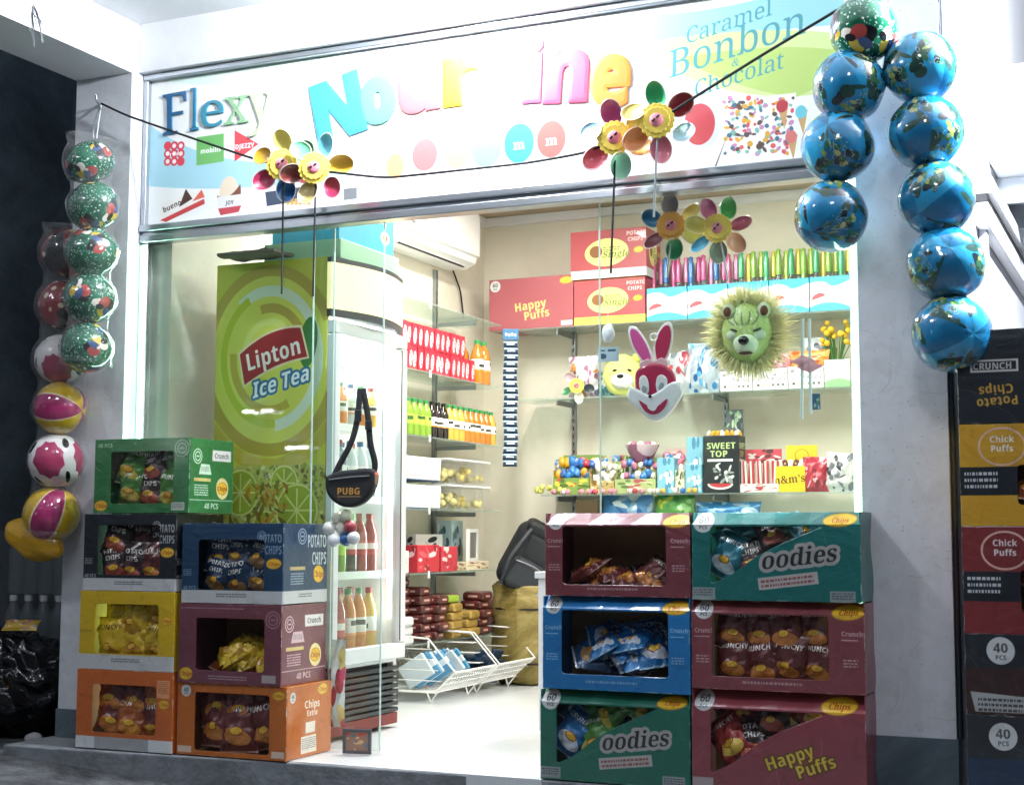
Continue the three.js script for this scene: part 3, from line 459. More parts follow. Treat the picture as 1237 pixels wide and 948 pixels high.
// alley stack, right of the pillar
{
  const stack = [['black', '#22262c', 1.253, 0.31, 'black crisp carton on top of the alley stack with upside down lettering', (g, a, b) => { g.strokeStyle = '#c9c6c0'; g.lineWidth = 6; g.strokeRect(a * 0.08, b * 0.33, a * 0.26, 30); g.font = 'bold 26px sans-serif'; g.fillStyle = '#c9c6c0'; g.textAlign = 'center'; g.fillText('CRUNCH', a * 0.2, b * 0.33 + 25); g.save(); g.translate(a * 0.22, b * 0.7); g.rotate(Math.PI - 0.08); g.fillStyle = '#c79a3a'; g.font = 'bold 36px sans-serif'; g.fillText('Chips', 0, 28); g.fillText('Potato', 0, -6); g.restore(); }],
    ['yellow', '#c7972a', 0.917, 0.332, 'yellow puffs carton in the alley stack under the black one', 0], ['red', '#7d2f30', 0.568, 0.345, 'red puffs carton in the alley stack under the yellow one', 0],
    ['brown', '#3a2422', 0.309, 0.256, 'dark brown carton with a white round badge in the alley stack', 1], ['blue', '#18304c', -0.02, 0.325, 'dark blue carton at the bottom of the alley stack', 1]];
  for (const [k, c, y, h, label, kind] of stack) carton({ label, x: 3.58, y, z: 0.3, w: 0.56, h, d: 0.4, color: c, hole: kind === 0 ? hole4(0.32, 0.2, 0.85, 0.6) : hole4(0.38, 0.16, 0.86, 0.9),
    front: typeof kind === 'function' ? kind : (g, a, b) => { if (kind === 0) { g.fillStyle = '#20242a'; g.fillRect(0, b * 0.42, a, b * 0.28); lines(g, 12, b * 0.47, 90, 3, '#c9cdd0', 18); g.strokeStyle = '#d8b0a0'; g.lineWidth = 6; g.beginPath(); g.ellipse(a * 0.24, b * 0.22, 62, 52, 0, 0, 7); g.stroke(); g.fillStyle = '#e4e0e0'; g.font = 'bold 25px sans-serif'; g.textAlign = 'center'; g.fillText('Chick', a * 0.24, b * 0.18); g.fillText('Puffs', a * 0.24, b * 0.27); } else { g.fillStyle = '#23282e'; g.fillRect(0, 0, a, b * 0.42); badge(g, a * 0.2, b * 0.2, 38, '40'); g.fillStyle = '#a9abab'; g.beginPath(); g.moveTo(12, b * 0.72); g.lineTo(a * 0.4, b * 0.78); g.lineTo(a * 0.4, b * 0.97); g.lineTo(24, b * 0.97); g.fill(); lines(g, 32, b * 0.8, 120, 3, '#444', 14); } },
    bags: [{ black: 'black', yellow: 'orange', red: 'red', brown: 'brown', blue: 'navy' }[k]], count: 6, pile: 0.12, size: 0.15, bagLabel: 'crisp bag behind the window of the ' + k + ' alley carton', bagGroup: 'bags in the ' + k + ' alley carton' });
  tag(mesh('stack_plinth', metre(span(3.56, -0.235, -0.12, 4.2, -0.022, 0.32)), mat.step), 'low concrete plinth under the alley carton stack', 'plinth');
}
/* ---------- beach balls ---------- */
const ballTex = {
  green: canvas(512, 256, (g, w, h) => { // green with white flecks and coloured patches
    g.fillStyle = '#176a4c'; g.fillRect(0, 0, w, h); g.fillStyle = '#115a40'; for (let i = 0; i < 3; i++) g.fillRect(i * 171, 0, 80, h);
    for (let i = 0; i < 700; i++) { g.fillStyle = i % 3 ? '#dfe9e0' : '#9fc9b4'; g.beginPath(); g.ellipse(rnd(0, w), rnd(20, h - 20), rnd(1, 3.4), rnd(1, 3.4), 0, 0, 7); g.fill(); }
    for (let i = 0; i < 6; i++) { const x = i * 86 + 40, y = 122 + 40 * Math.sin(i * 2); [['#15191c', 30, 22], ['#d8b93a', 22, 14], ['#efe9dd', 13, 17], ['#a8443e', 22, 18], ['#34507e', 20, 12], ['#1d1f22', 9, 14], ['#e6dcc8', 8, 5]].forEach(([c, a, b], k) => { g.fillStyle = c; g.beginPath(); g.ellipse(x + 22 * Math.cos(k * 1.7 + i), y + 20 * Math.sin(k * 1.9 + i), a, b, k + i, 0, 7); g.fill(); }); }
  }),
  blue: canvas(512, 256, (g, w, h) => { // sea blue with dark green shell like patches
    for (let i = 0; i < 6; i++) { g.fillStyle = ['#1c7aa8', '#2a93c0', '#15658f'][i % 3]; g.fillRect(i * w / 6, 0, w / 6 + 1, h); }
    for (let i = 0; i < 60; i++) { g.fillStyle = 'rgba(60,150,190,0.18)'; g.beginPath(); g.ellipse(rnd(0, w), rnd(0, h), rnd(10, 40), rnd(5, 14), rnd(0, 3), 0, 7); g.fill(); }
    for (let i = 0; i < 5; i++) {
      const x = i * 102 + 50, y = 120 + 42 * Math.cos(i * 2.4);
      for (let k = 0; k < 15; k++) { g.fillStyle = ['#1d2c30', '#24433a', '#2c4a44'][k % 3]; g.beginPath(); g.ellipse(x + rnd(-52, 52), y + rnd(-62, 62), rnd(6, 24), rnd(5, 15), rnd(0, 3), 0, 7); g.fill(); }
      for (let k = 0; k < 13; k++) { g.fillStyle = ['#3a6a3c', '#8ba04c', '#2c5e44', '#b4b468'][k % 4]; g.beginPath(); g.ellipse(x + rnd(-34, 34), y + rnd(-36, 36), rnd(4, 13), rnd(3, 9), rnd(0, 3), 0, 7); g.fill(); }
      for (let k = 0; k < 60; k++) { g.strokeStyle = k % 2 ? '#aab6ba' : '#5f7f48'; g.lineWidth = 1.3; g.beginPath(); g.ellipse(x + rnd(-46, 46), y + rnd(-46, 46), rnd(2, 8), rnd(2, 6), rnd(0, 3), rnd(0, 3), rnd(3, 6)); g.stroke(); }
    }
  }),
  stripe: canvas(256, 128, (g, w, h) => { for (let i = 0; i < 6; i++) { g.fillStyle = i % 2 ? '#a03262' : '#c9a32c'; g.fillRect(i * w / 6, 0, w / 6 + 1, h); g.fillStyle = '#e3d6b0'; g.fillRect(i * w / 6 - 2, 0, 3, h); } smudge(g, w, h, 40); }),
  patch: canvas(512, 256, (g, w, h) => { g.fillStyle = '#dcd8d6'; g.fillRect(0, 0, w, h); for (let i = 0; i < 4; i++) { g.fillStyle = '#a33a5c'; g.beginPath(); for (let k = 0; k <= 18; k++) { const a = k / 18 * 6.283, r = 44 * (1 + (k % 2 ? 0.1 : -0.05)); g.lineTo(i * 128 + 64 + r * 1.05 * Math.cos(a), 128 + r * 1.3 * Math.sin(a)); } g.fill(); g.fillStyle = '#1d1d20'; g.beginPath(); g.ellipse(i * 128 + 128, 80, 12, 20, 0.4, 0, 7); g.fill(); g.beginPath(); g.ellipse(i * 128, 190, 9, 22, -0.4, 0, 7); g.fill(); } }),
  red: canvas(256, 128, (g, w, h) => { for (let i = 0; i < 6; i++) { g.fillStyle = ['#8e2f33', '#c49a2e', '#8e2f33', '#a8545a', '#8e2f33', '#26292c'][i]; g.fillRect(i * w / 6, 0, w / 6 + 1, h); } for (let i = 0; i < 40; i++) { g.fillStyle = i % 2 ? '#d8c9b0' : '#30262a'; g.beginPath(); g.ellipse(rnd(0, w), rnd(20, h - 20), rnd(2, 7), rnd(2, 7), 0, 0, 7); g.fill(); } }),
};
const ballMat = {}; for (const k in ballTex) ballMat[k] = T(ballTex[k], 0.12, { clearcoat: 1, clearcoatRoughness: 0.1, bumpMap: crinkle, bumpScale: 0.0009 });
function ballGeo() { // soft vinyl ball: slightly puckered along its seams and poles
  const g = new THREE.SphereGeometry(1, 48, 32), p = g.attributes.position;
  for (let i = 0; i < p.count; i++) { const v = V().fromBufferAttribute(p, i), a = Math.atan2(v.z, v.x), s = Math.pow(Math.abs(Math.cos(a * 3)), 14) * (1 - v.y * v.y), k = 1 - 0.012 * s - 0.03 * Math.pow(Math.abs(v.y), 30); v.multiplyScalar(k); v.multiplyScalar(1 + 0.035 * noise.noise(v.x * 1.6 + 3, v.y * 1.6, v.z * 1.6) + 0.008 * noise.noise(v.x * 6, v.y * 6, v.z * 6)); p.setXYZ(i, v.x, v.y, v.z); }
  g.computeVertexNormals(); return g;
}
const ballShape = ballGeo(), valve = lathe([[0, 0], [0.05, 0], [0.05, 0.03], [0.03, 0.04], [0.03, 0.07], [0, 0.07]], 10);
function ball(kind, label, group, px, py, z, r, rot, squash = 1) {
  const t = thing('beach_ball', label, 'beach ball', Z(px, py, z), 0, group);
  const b = mesh('skin', ballShape, ballMat[kind], t, [0, 0, 0], rot); b.scale.set(r, r * squash, r);
  const v = mesh('valve', valve, mat.clear, b, [0, 0.95, 0]);
  return t;
}
const gg = 'green beach balls on the left pillar';
[[108, 196, 0.84], [112, 249, 0.9], [110, 305, 1], [108, 360, 1], [104, 420, 1]].forEach(([x, y, s], i) => ball('green', ['squashed topmost', 'second', 'middle', 'fourth', 'lowest'][i] + ' green flecked beach ball in the sleeve on the left pillar', gg, x, y, 0.31, 0.112, [0.3 + i, 0.4 + i * 1.9, 0.2], s));
[[80, 306], [76, 369]].forEach(([x, y], i) => ball('red', 'dark red and yellow beach ball half hidden behind green beach balls', 'red beach balls on the left pillar', x, y, 0.2, 0.112, [0.2, 2.2 + i, 0.3]));
ball('patch', 'white beach ball with red patches just below the green balls', null, 72, 434, 0.22, 0.112, [0.3, 1.2, 0.5]);
ball('stripe', 'yellow beach ball with one pink band lying level', null, 72, 493, 0.25, 0.119, [0, 0.2, 1.45], 0.95);
ball('patch', 'white beach ball with a large pink patch between two striped balls', null, 67, 557, 0.25, 0.122, [0.1, -0.35, 0.15]);
ball('stripe', 'yellow and pink striped beach ball at the bottom of the left garland', null, 62, 621, 0.25, 0.124, [0.2, 0.5, -0.5]);
{ // deflated yellow ball
  const g = rough(new THREE.SphereGeometry(1, 28, 18).scale(0.15, 0.085, 0.06), 0.014, 9, 3);
  tag(mesh('deflated_ball', g, P(0xc9981f, 0.25, { clearcoat: 0.7, bumpMap: crinkle, bumpScale: 0.004 }), null, Z(42, 652, 0.27), [0, 0.2, -0.42]), 'limp yellow inflatable hanging below the left garland of balls', 'beach ball');
}
const bg = 'blue beach balls on the right pillar';
[[1026, 104], [1012, 177], [1004, 261]].forEach(([x, y], i) => ball('blue', ['first', 'second', 'lowest'][i] + ' blue beach ball below the green one on the right pillar', bg, x, y, 0.3, 0.127, [0.5 + i * 0.7, 1.1 + i * 1.35, 0.3 - i * 0.4]));
[[1112, 82], [1119, 160], [1131, 240], [1143, 319], [1150, 403]].forEach(([x, y], i) => ball('blue', ['topmost', 'second', 'middle', 'fourth', 'lowest'][i] + ' blue beach ball of the longer string on the right pillar', bg, x, y, 0.27, 0.126 + 0.0018 * i, [0.2 - i * 0.5, 0.3 + i * 1.6, 0.2 * i]));
ball('green', 'dark green flecked beach ball at the top of the right pillar', null, 1044, 36, 0.3, 0.118, [0.4, 1.0, 0.2]);
{ // clear sleeves the balls hang in
  const sleeve = (label, pts, z, r) => {
    const gs = []; const prof = []; const a = pts.map(([x, y]) => Z(x, y, z));
    const P0 = a[0], P1 = a[a.length - 1], N = 70, ring = [];
    const path = new THREE.CatmullRomCurve3(a), g = new THREE.TubeGeometry(path, N, 1, 18, false), p = g.attributes.position;
    for (let i = 0; i <= N; i++) { const c = path.getPointAt(i / N); let rr = r * 0.78; for (const q of a) { const d = c.distanceTo(q); if (d < r) rr = Math.max(rr, Math.sqrt(r * r - d * d) + 0.006); } if (i === 0 || i === N) rr = r * 0.3;
      for (let j = 0; j <= 18; j++) { const k = i * 19 + j, v = V().fromBufferAttribute(p, k).sub(c).setLength(rr + 0.006 * noise.noise(j, i * 0.3, z)); p.setXYZ(k, c.x + v.x, c.y + v.y, c.z + v.z); } }
    g.computeVertexNormals(); return tag(mesh('plastic_sleeve', g, mat.clear), label, 'plastic sleeve');
  };
  sleeve('clear plastic sleeve round the green balls hung from the left pillar', [[113, 162], [108, 196], [112, 249], [110, 305], [108, 360], [104, 420], [102, 446]], 0.31, 0.113);
  sleeve('clear plastic sleeve round the red and pink balls of the left garland', [[86, 270], [80, 306], [76, 369], [72, 434], [72, 493], [67, 557], [62, 621], [60, 655]], 0.235, 0.122);
}
{ // hooks and cords
  const h = Z(122, 125, 0.125);
  tag(mesh('wall_hook', tube([h.clone().add(V(0, -0.02, -0.02)), h.clone().add(V(0, 0, 0.03)), h.clone().add(V(0, 0.03, 0.04))], 0.005, 12), mat.steel), 'bent metal hook at the top of the left pillar', 'hook');
  tag(mesh('hanging_twine', [tube([h, Z(113, 150, 0.2), Z(112, 168, 0.3)], 0.004, 12), tube([h, Z(118, 150, 0.22), Z(116, 168, 0.3)], 0.004, 12)], M(0xc9cdd2, 0.6)), 'pale twine holding the green ball sleeve to the hook', 'twine');
  const e = [[122, 125, 0.16], [160, 142, 0.165], [295, 188, 0.19], [342, 200, 0.2], [420, 210, 0.205], [470, 214, 0.21], [560, 205, 0.22], [640, 196, 0.225], [710, 183, 0.23], [745, 166, 0.23], [800, 142, 0.235], [835, 120, 0.24], [925, 64, 0.25], [1012, 12, 0.26]].map(a => Z(...a));
  tag(mesh('stretched_rope', tube(e, 0.0055, 120, 6), mat.black), 'thin black rope strung across the sign between the two pillars', 'rope');
}
/* ---------- pinwheel flowers ---------- */
function scallop(r, n, d) { const s = new THREE.Shape(); for (let i = 0; i <= n * 6; i++) { const a = i / (n * 6) * Math.PI * 2, q = r * (0.9 + 0.1 * Math.abs(Math.sin(a * n / 2))); i ? s.lineTo(q * Math.cos(a), q * Math.sin(a)) : s.moveTo(q * Math.cos(a), q * Math.sin(a)); } return new THREE.ExtrudeGeometry(s, { depth: d, bevelEnabled: true, bevelSize: 0.002, bevelThickness: 0.002, bevelSegments: 1 }); }
const yellowDisc = mergeGeometries([scallop(0.066, 18, 0.003), scallop(0.05, 16, 0.003).translate(0, 0, 0.007)]), eyeShape = new THREE.CapsuleGeometry(0.0045, 0.007, 3, 8).rotateZ(Math.PI / 2);
function inward(g) { const id = g.index, n = g.attributes.normal; for (let i = 0; i < id.count; i += 3) { const a = id.getX(i); id.setX(i, id.getX(i + 1)); id.setX(i + 1, a); } for (let i = 0; i < n.count; i++) n.setXYZ(i, -n.getX(i), -n.getY(i), -n.getZ(i)); return g; }
const petalGeo = inward(new THREE.SphereGeometry(1, 20, 6, 0, 6.2832, Math.PI - 1.0, 1.0).rotateX(Math.PI / 2).translate(0, 0, 0.54).scale(0.048, 0.062, 0.034)), petalRim = new THREE.TorusGeometry(1, 0.055, 5, 24).scale(0.0405, 0.0525, 0.03).translate(0, 0, 0.0);
const foilC = {}; const foilMat = c => foilC[c] = foilC[c] || P(c, 0.35, { metalness: 0.2, side: THREE.DoubleSide, clearcoat: 0.6, bumpMap: crinkle, bumpScale: 0.001 });
const softYellow = M(0xf0d458, 0.6), softPink = M(0xd77f8c, 0.6);
function pinwheel(label, px, py, z, cols, spin, stick, s = 1, group, mat2 = softYellow) {
  const t = thing('pinwheel_flower', label, 'pinwheel', Z(px, py, z), 0, group);
  const hub = new THREE.Vector3(); const f = V(camera.position.x - t.position.x, 0, camera.position.z - t.position.z); const yaw = Math.atan2(f.x, f.z) * 0.6;
  cols.forEach((c, i) => {
    const a = spin + i / cols.length * Math.PI * 2, rr = 0.104 * s;
    const p = mesh('petal', petalGeo, foilMat(c), t, [rr * Math.cos(a) * Math.cos(yaw), rr * Math.sin(a), -0.012 - rr * Math.cos(a) * Math.sin(yaw)]);
    p.rotation.order = 'YXZ'; p.rotation.set(0.5 * Math.sin(i * 2.3 + px), yaw + 0.5 * Math.cos(i * 1.7 + px), a - Math.PI / 2); p.scale.setScalar(s);
    mesh('petal_rim', petalRim, foilMat(new THREE.Color(c).lerp(new THREE.Color(0xfff4ea), 0.45).getHex()), p);
  });
  const d = mesh('flower_disc', yellowDisc, mat2, t, [0, 0, 0.004], [0, yaw, spin * 0.3]); d.scale.setScalar(s);
  const c = mesh('centre', new THREE.SphereGeometry(0.026, 16, 10).scale(1, 1, 0.4), softPink, d, [0, 0, 0.012]);
  mesh('dark_spot', eyeShape, mat.black, d, [-0.01, 0.003, 0.022], [0, 0, 0.2]); mesh('dark_spot', eyeShape, mat.black, d, [0.011, 0.006, 0.022], [0, 0, 0.2]);
  if (stick) { const e = Z(stick[0], stick[1], z - 0.01).sub(t.position); mesh('stick', bar([0, 0, -0.008], [e.x, e.y, e.z], 0.0042), stick[2] ? mat.alu : mat.black, t); }
  return t;
}
pinwheel('yellow pinwheel flower with gold and crimson petals hung under the sign', 341, 199, 0.21, [0xd9d27a, 0xc99a1e, 0x9c2448, 0x12508c, 0x8c2038, 0x2f8a5c], R(95), [340, 355]);
pinwheel('yellow pinwheel flower with pale blue and gold petals hung under the sign', 380, 203, 0.235, [0x6fc4e0, 0x6fbf93, 0x6d2424, 0xb5a468, 0xa62a54, 0xd9aa30], R(70), [378, 358]);
pinwheel('yellow pinwheel flower with purple and mint petals under the cord', 743, 167, 0.235, [0xb0408a, 0x9fc6da, 0xd04a5c, 0x9fd9bd, 0xe0a050, 0xe6d27a], R(100), [738, 330]);
pinwheel('yellow pinwheel flower with red and emerald petals under the cord', 794, 146, 0.26, [0x2fae74, 0xe0c86a, 0xe08a50, 0xe07a8c, 0xa9d6e6, 0xa0222e], R(95), [790, 262, 1]);
/* ---------- drinks cooler ---------- */
const print = (w, h, draw, r = 0.45) => T(canvas(w, h, draw), r, { clearcoat: 0.3 });
const lemonTex = canvas(512, 1600, (g, w, h) => {
  g.fillStyle = '#c6c844'; g.fillRect(0, 0, w, h);
  const cx = w * 0.5, cy = h * 0.22, arc = (r, wd, c, a0, a1, sx = 1) => { g.strokeStyle = c; g.lineWidth = wd; g.beginPath(); g.ellipse(cx, cy, r * sx, r * 1.1, -0.15, a0, a1); g.stroke(); };
  g.fillStyle = '#d4d85c'; g.beginPath(); g.ellipse(cx, cy, 300, 330, 0, 0, 7); g.fill();
  arc(290, 42, '#b8a640', 3.3, 6.0); arc(300, 46, '#b4a23e', 0.3, 2.9); arc(222, 40, '#d5e3c9', 4.2, 7.9); arc(215, 30, '#b9c62c', 1.6, 4.4); arc(165, 34, '#b8a444', 4.6, 6.1); arc(170, 32, '#bdae42', 1.2, 3.4); arc(120, 26, '#d9de7a', 3, 6.2); arc(80, 20, '#cdd552', 0.5, 4); arc(350, 50, '#bfb040', 0.5, 2.6);
  g.save(); g.translate(w * 0.53, h * 0.215); g.rotate(-0.22); g.fillStyle = '#3f7a3a'; g.beginPath(); g.ellipse(165, -6, 40, 90, 0.35, 0, 7); g.fill();
  const band = (c, k) => { g.fillStyle = c; g.beginPath(); g.moveTo(-150 - k, -44 - k); g.quadraticCurveTo(0, -110 - k, 140 + k, -66 - k); g.lineTo(150 + k, 44 + k); g.quadraticCurveTo(0, 22 + k, -150 - k, 70 + k); g.closePath(); g.fill(); };
  band('#e6d9b0', 8); band('#a02a2c', 0); g.fillStyle = '#f5f1e8'; g.font = 'bold 86px sans-serif'; g.textAlign = 'center'; g.save(); g.scale(0.98, 1); g.fillText('Lipton', 0, 24); g.restore();
  g.font = 'italic bold 78px sans-serif'; g.lineWidth = 18; g.lineJoin = 'round'; g.strokeStyle = '#2f6f9c'; g.strokeText('Ice Tea', 10, 128); g.fillStyle = '#f2f6f8'; g.fillText('Ice Tea', 10, 128); g.restore();
  g.fillStyle = '#b4b65e'; g.fillRect(0, h * 0.46, w, h * 0.54);
  for (let i = 0; i < 900; i++) { const y = h * rnd(0.46, 0.72); g.fillStyle = ['#7d7a26', '#a7a43a', '#c9c56a', '#8c9a34', '#6b5f24', '#d5d69a'][i % 6]; g.beginPath(); g.ellipse(rnd(0, w), y, rnd(2, 16), rnd(2, 9), rnd(0, 3), 0, 7); g.fill(); }
  for (const [x, y, r] of [[130, 0.52, 80], [330, 0.5, 60], [390, 0.56, 90], [250, 0.6, 60]]) { g.fillStyle = '#9fae34'; g.beginPath(); g.ellipse(x, h * y, r, r, 0, 0, 7); g.fill(); g.strokeStyle = '#d4dc8a'; g.lineWidth = 6; for (let k = 0; k < 8; k++) { g.beginPath(); g.moveTo(x, h * y); g.lineTo(x + r * 0.85 * Math.cos(k * 0.785), h * y + r * 0.85 * Math.sin(k * 0.785)); g.stroke(); } g.beginPath(); g.ellipse(x, h * y, r, r, 0, 0, 7); g.stroke(); }
  for (let i = 0; i < 160; i++) { g.fillStyle = ['#a87f24', '#8a6a20', '#c29a3a', '#76682a'][i % 4]; g.beginPath(); g.ellipse(w * 0.5 + rnd(-110, 110) * rnd(0.3, 1), h * rnd(0.5, 0.72), rnd(4, 26), rnd(3, 10), rnd(0, 3), 0, 7); g.fill(); }
  g.fillStyle = '#a9c9b4'; g.beginPath(); g.ellipse(w * 0.25, h * 0.74, 170, 130, 0, 0, 7); g.fill(); g.fillStyle = '#b9cfd4'; g.fillRect(0, h * 0.74, w, h * 0.26);
});
{
  const x0 = 0.29, x1 = 0.87, z0 = -0.8, z1 = -0.14, t = thing('drinks_cooler', 'tall glass door drinks cooler with a lemon tea advert on its side', 'cooler', [(x0 + x1) / 2, 0, (z0 + z1) / 2]);
  const cx = (x0 + x1) / 2, cz = (z0 + z1) / 2, L = (g) => g.translate(-cx, 0, -cz), grey = P(0xd3d8da, 0.4, { clearcoat: 0.3 });
  const panel = span(x0, 0.12, z1 - 0.02, x1, 2.1, z1), uv = panel.attributes.uv, p = panel.attributes.position;
  for (let i = 0; i < p.count; i++) uv.setXY(i, (p.getX(i) - x0) / (x1 - x0), (p.getY(i) - 0.12) / 1.98);
  mesh('advert_side', L(panel), T(lemonTex, 0.35, { clearcoat: 0.4 }), t);
  mesh('cabinet', [L(span(x0, 0.12, z0, x0 + 0.03, 2.1, z1 - 0.021)), L(span(x0 + 0.03, 0.12, z0, x1, 2.1, z0 + 0.03)), L(span(x0 + 0.03, 2.06, z0 + 0.03, x1, 2.1, z1 - 0.021)), L(span(x0 + 0.03, 0.3, z0 + 0.03, x1, 0.33, z1 - 0.021))], P(0xeceeef, 0.5), t);
  mesh('grille', [...Array(8)].map((_, i) => L(span(x1 - 0.02, 0.075 + i * 0.027, z0 + 0.01, x1 + 0.02, 0.093 + i * 0.027, z1, 0.003))).concat([L(span(x0, 0.05, z0 + 0.01, x1 - 0.03, 0.3, z1 - 0.03))]), P(0x33383c, 0.5), t);
  mesh('kick_plate', L(span(x1 - 0.03, 0.02, z0 + 0.01, x1 + 0.015, 0.07, z1)), P(0x7a2a26, 0.5), t);
  for (const z of [z0 + 0.06, z1 - 0.06]) for (const x of [x0 + 0.06, x1 - 0.08]) mesh('foot', L(lathe([[0, 0], [0.022, 0], [0.018, 0.03], [0, 0.03]], 10).translate(x, 0, z)), mat.black, t);
  const dx = x1 + 0.004;
  const door = mesh('door_frame', [L(span(dx, 0.32, z0, dx + 0.045, 0.39, z1, 0.006)), L(span(dx, 1.76, z0, dx + 0.045, 1.82, z1, 0.006)), L(span(dx, 0.391, z0, dx + 0.045, 1.759, z0 + 0.055, 0.006)), L(span(dx, 0.391, z1 - 0.045, dx + 0.045, 1.759, z1, 0.006))], grey, t);
  mesh('door_glass', L(span(dx + 0.015, 0.391, z0 + 0.056, dx + 0.023, 1.759, z1 - 0.046)), mat.glass, door);
  mesh('door_seal', [L(span(dx + 0.0455, 0.4, z0 + 0.056, dx + 0.048, 1.75, z0 + 0.062))], mat.black, door);
  // bowed lit header
  const s = new THREE.Shape(); s.moveTo(x1, -z1); for (let i = 0; i <= 16; i++) { const k = i / 16; s.lineTo(x1 + 0.02 + 0.07 * Math.sin(k * Math.PI), -(z1 + (z0 - z1) * k)); } s.lineTo(x1, -z0); s.closePath();
  const hd = (y0, y1, g = 0) => new THREE.ExtrudeGeometry(s, { depth: y1 - y0, bevelEnabled: false }).rotateX(-Math.PI / 2).translate(0, y0, 0);
  mesh('header_panel', L(hd(1.87, 2.075)), new THREE.MeshStandardMaterial({ color: 0xf2e6b0, emissive: 0xfff0bc, emissiveIntensity: 0.6, roughness: 0.4 }), t);
  mesh('header_trim', [L(hd(1.835, 1.868)), L(hd(2.077, 2.097))], P(0x3c4247, 0.4), t);
  const shelves = [0.345, 0.7, 1.04, 1.36, 1.62];
  for (const y of shelves.slice(1)) { const g = []; for (let i = 0; i < 14; i++) g.push(L(bar([x0 + 0.04 + i * 0.038, y, z0 + 0.035], [x0 + 0.04 + i * 0.038, y, z1 - 0.03], 0.003, 5))); g.push(L(span(x1 - 0.035, y - 0.012, z0 + 0.035, x1 - 0.028, y + 0.022, z1 - 0.03))); mesh('shelf', g, mat.wire, t); }
  mesh('inner_lamp', L(span(x0 + 0.1, 2.03, z1 - 0.1, x1 - 0.03, 2.05, z1 - 0.06, 0.004)), new THREE.MeshStandardMaterial({ color: 0xffffff, emissive: 0xffffff, emissiveIntensity: 3 }), t);
  const l = new THREE.RectAreaLight(0xf4faff, POWER.cooler, 0.42, 0.3); l.position.set(0.0, 2.02, 0); l.rotation.x = -Math.PI / 2; t.add(l);
  const l2 = new THREE.RectAreaLight(0xf4faff, POWER.cooler * 0.7, 0.03, 1.3); l2.position.set(x1 - cx - 0.01, 1.15, z0 + 0.045 - cz); l2.rotation.y = Math.PI * 0.75; 
  mesh('inner_lamp', L(span(x1 - 0.03, 0.5, z0 + 0.032, x1 - 0.012, 1.75, z0 + 0.04, 0.003)), new THREE.MeshStandardMaterial({ color: 0xffffff, emissive: 0xffffff, emissiveIntensity: 2.5 }), t); t.add(l2);
}
/* bottles */
const bottleBody = lathe([[0, 0], [0.42, 0], [0.5, 0.03], [0.5, 0.3], [0.47, 0.34], [0.47, 0.5], [0.5, 0.54], [0.48, 0.66], [0.36, 0.78], [0.2, 0.88], [0.18, 0.93], [0, 0.93]], 16);
const bottleLabel = lathe([[0.505, 0.3], [0.5, 0.34], [0.5, 0.52], [0.51, 0.56]], 16), bottleCap = lathe([[0, 1], [0.21, 1], [0.22, 0.99], [0.22, 0.915], [0.2, 0.91]], 12);
const juice = (c) => P(c, 0.12, { clearcoat: 0.8, transmission: 0.25, thickness: 0 });
const liquids = { green: juice(0x8fb83a), black: juice(0x1c1414), orange: juice(0xe08a2a), yellow: juice(0xe8c050), cola: juice(0x2a100c), red: juice(0xa8282c), water: juice(0xd6e2e6), clear: new THREE.MeshPhysicalMaterial({ color: 0xcfd8dc, roughness: 0.1, transmission: 0.85, thickness: 0, ior: 1.3 }) };
const labelM = { white: print(64, 64, (g, w, h) => { g.fillStyle = '#e9e7df'; g.fillRect(0, 0, w, h); g.fillStyle = '#2b2b2b'; g.fillRect(6, 20, 20, 10); g.fillRect(34, 30, 22, 8); g.fillStyle = '#d88a3a'; g.fillRect(0, 44, w, 20); }), green: print(64, 64, (g, w, h) => { g.fillStyle = '#a9cf4a'; g.fillRect(0, 0, w, h); g.fillStyle = '#2f5a24'; g.fillRect(8, 16, 18, 14); g.fillRect(36, 24, 18, 12); }), red: print(64, 64, (g, w, h) => { g.fillStyle = '#b3282c'; g.fillRect(0, 0, w, h); g.fillStyle = '#f0e8e0'; g.fillRect(6, 24, 52, 12); }) };
const capM = { green: P(0x2f8f4a, 0.4), black: P(0x16181a, 0.4), white: P(0xe2e4e4, 0.4), red: P(0xa02828, 0.4), blue: P(0x2c5f9c, 0.4) };
function bottle(label, group, liquid, lab, cap, pos, d, h) {
  const t = thing('drink_bottle', label, 'bottle', pos, rnd(0, 6), group);
  const a = mesh('bottle_body', bottleBody, liquids[liquid], t), b = lab && mesh('paper_label', bottleLabel, labelM[lab], t), c = mesh('cap', bottleCap, capM[cap], t);
  for (const m of [a, b, c]) if (m) m.scale.set(d, h, d); return t;
}
{ // in the cooler
  const rows = [[0.71, 0.27, ['red', 'red', 'green', 'cola'], 'lower wire'], [0.34, 0.3, ['orange', 'yellow', 'red', 'orange'], 'bottom'], [1.05, 0.26, ['water', 'water', 'clear', 'water'], 'middle wire'], [1.37, 0.2, ['orange', 'yellow', 'orange', 'water'], 'upper wire']];
  for (const [y, h, ks, nm] of rows) for (let i = 0; i < 6; i++) for (let j = 0; j < 2; j++) { const k = ks[(i + j) % ks.length]; bottle({ red: 'red', green: 'green', cola: 'dark', orange: 'orange', yellow: 'yellow', water: 'clear', clear: 'clear' }[k] + ' drink bottle on the ' + nm + ' shelf inside the cooler', 'bottles on the ' + nm + ' cooler shelf', k, k === 'green' ? 'green' : k === 'red' || k === 'cola' ? 'red' : 'white', k === 'green' || k === 'orange' ? 'green' : k === 'water' ? 'blue' : 'red', [0.78 - j * 0.1, y + 0.004, -0.22 - i * 0.095], 0.075, h); }
}
const cube = (name, label, cat, g, m, group) => tag(mesh(name, g, m), label, cat, group);
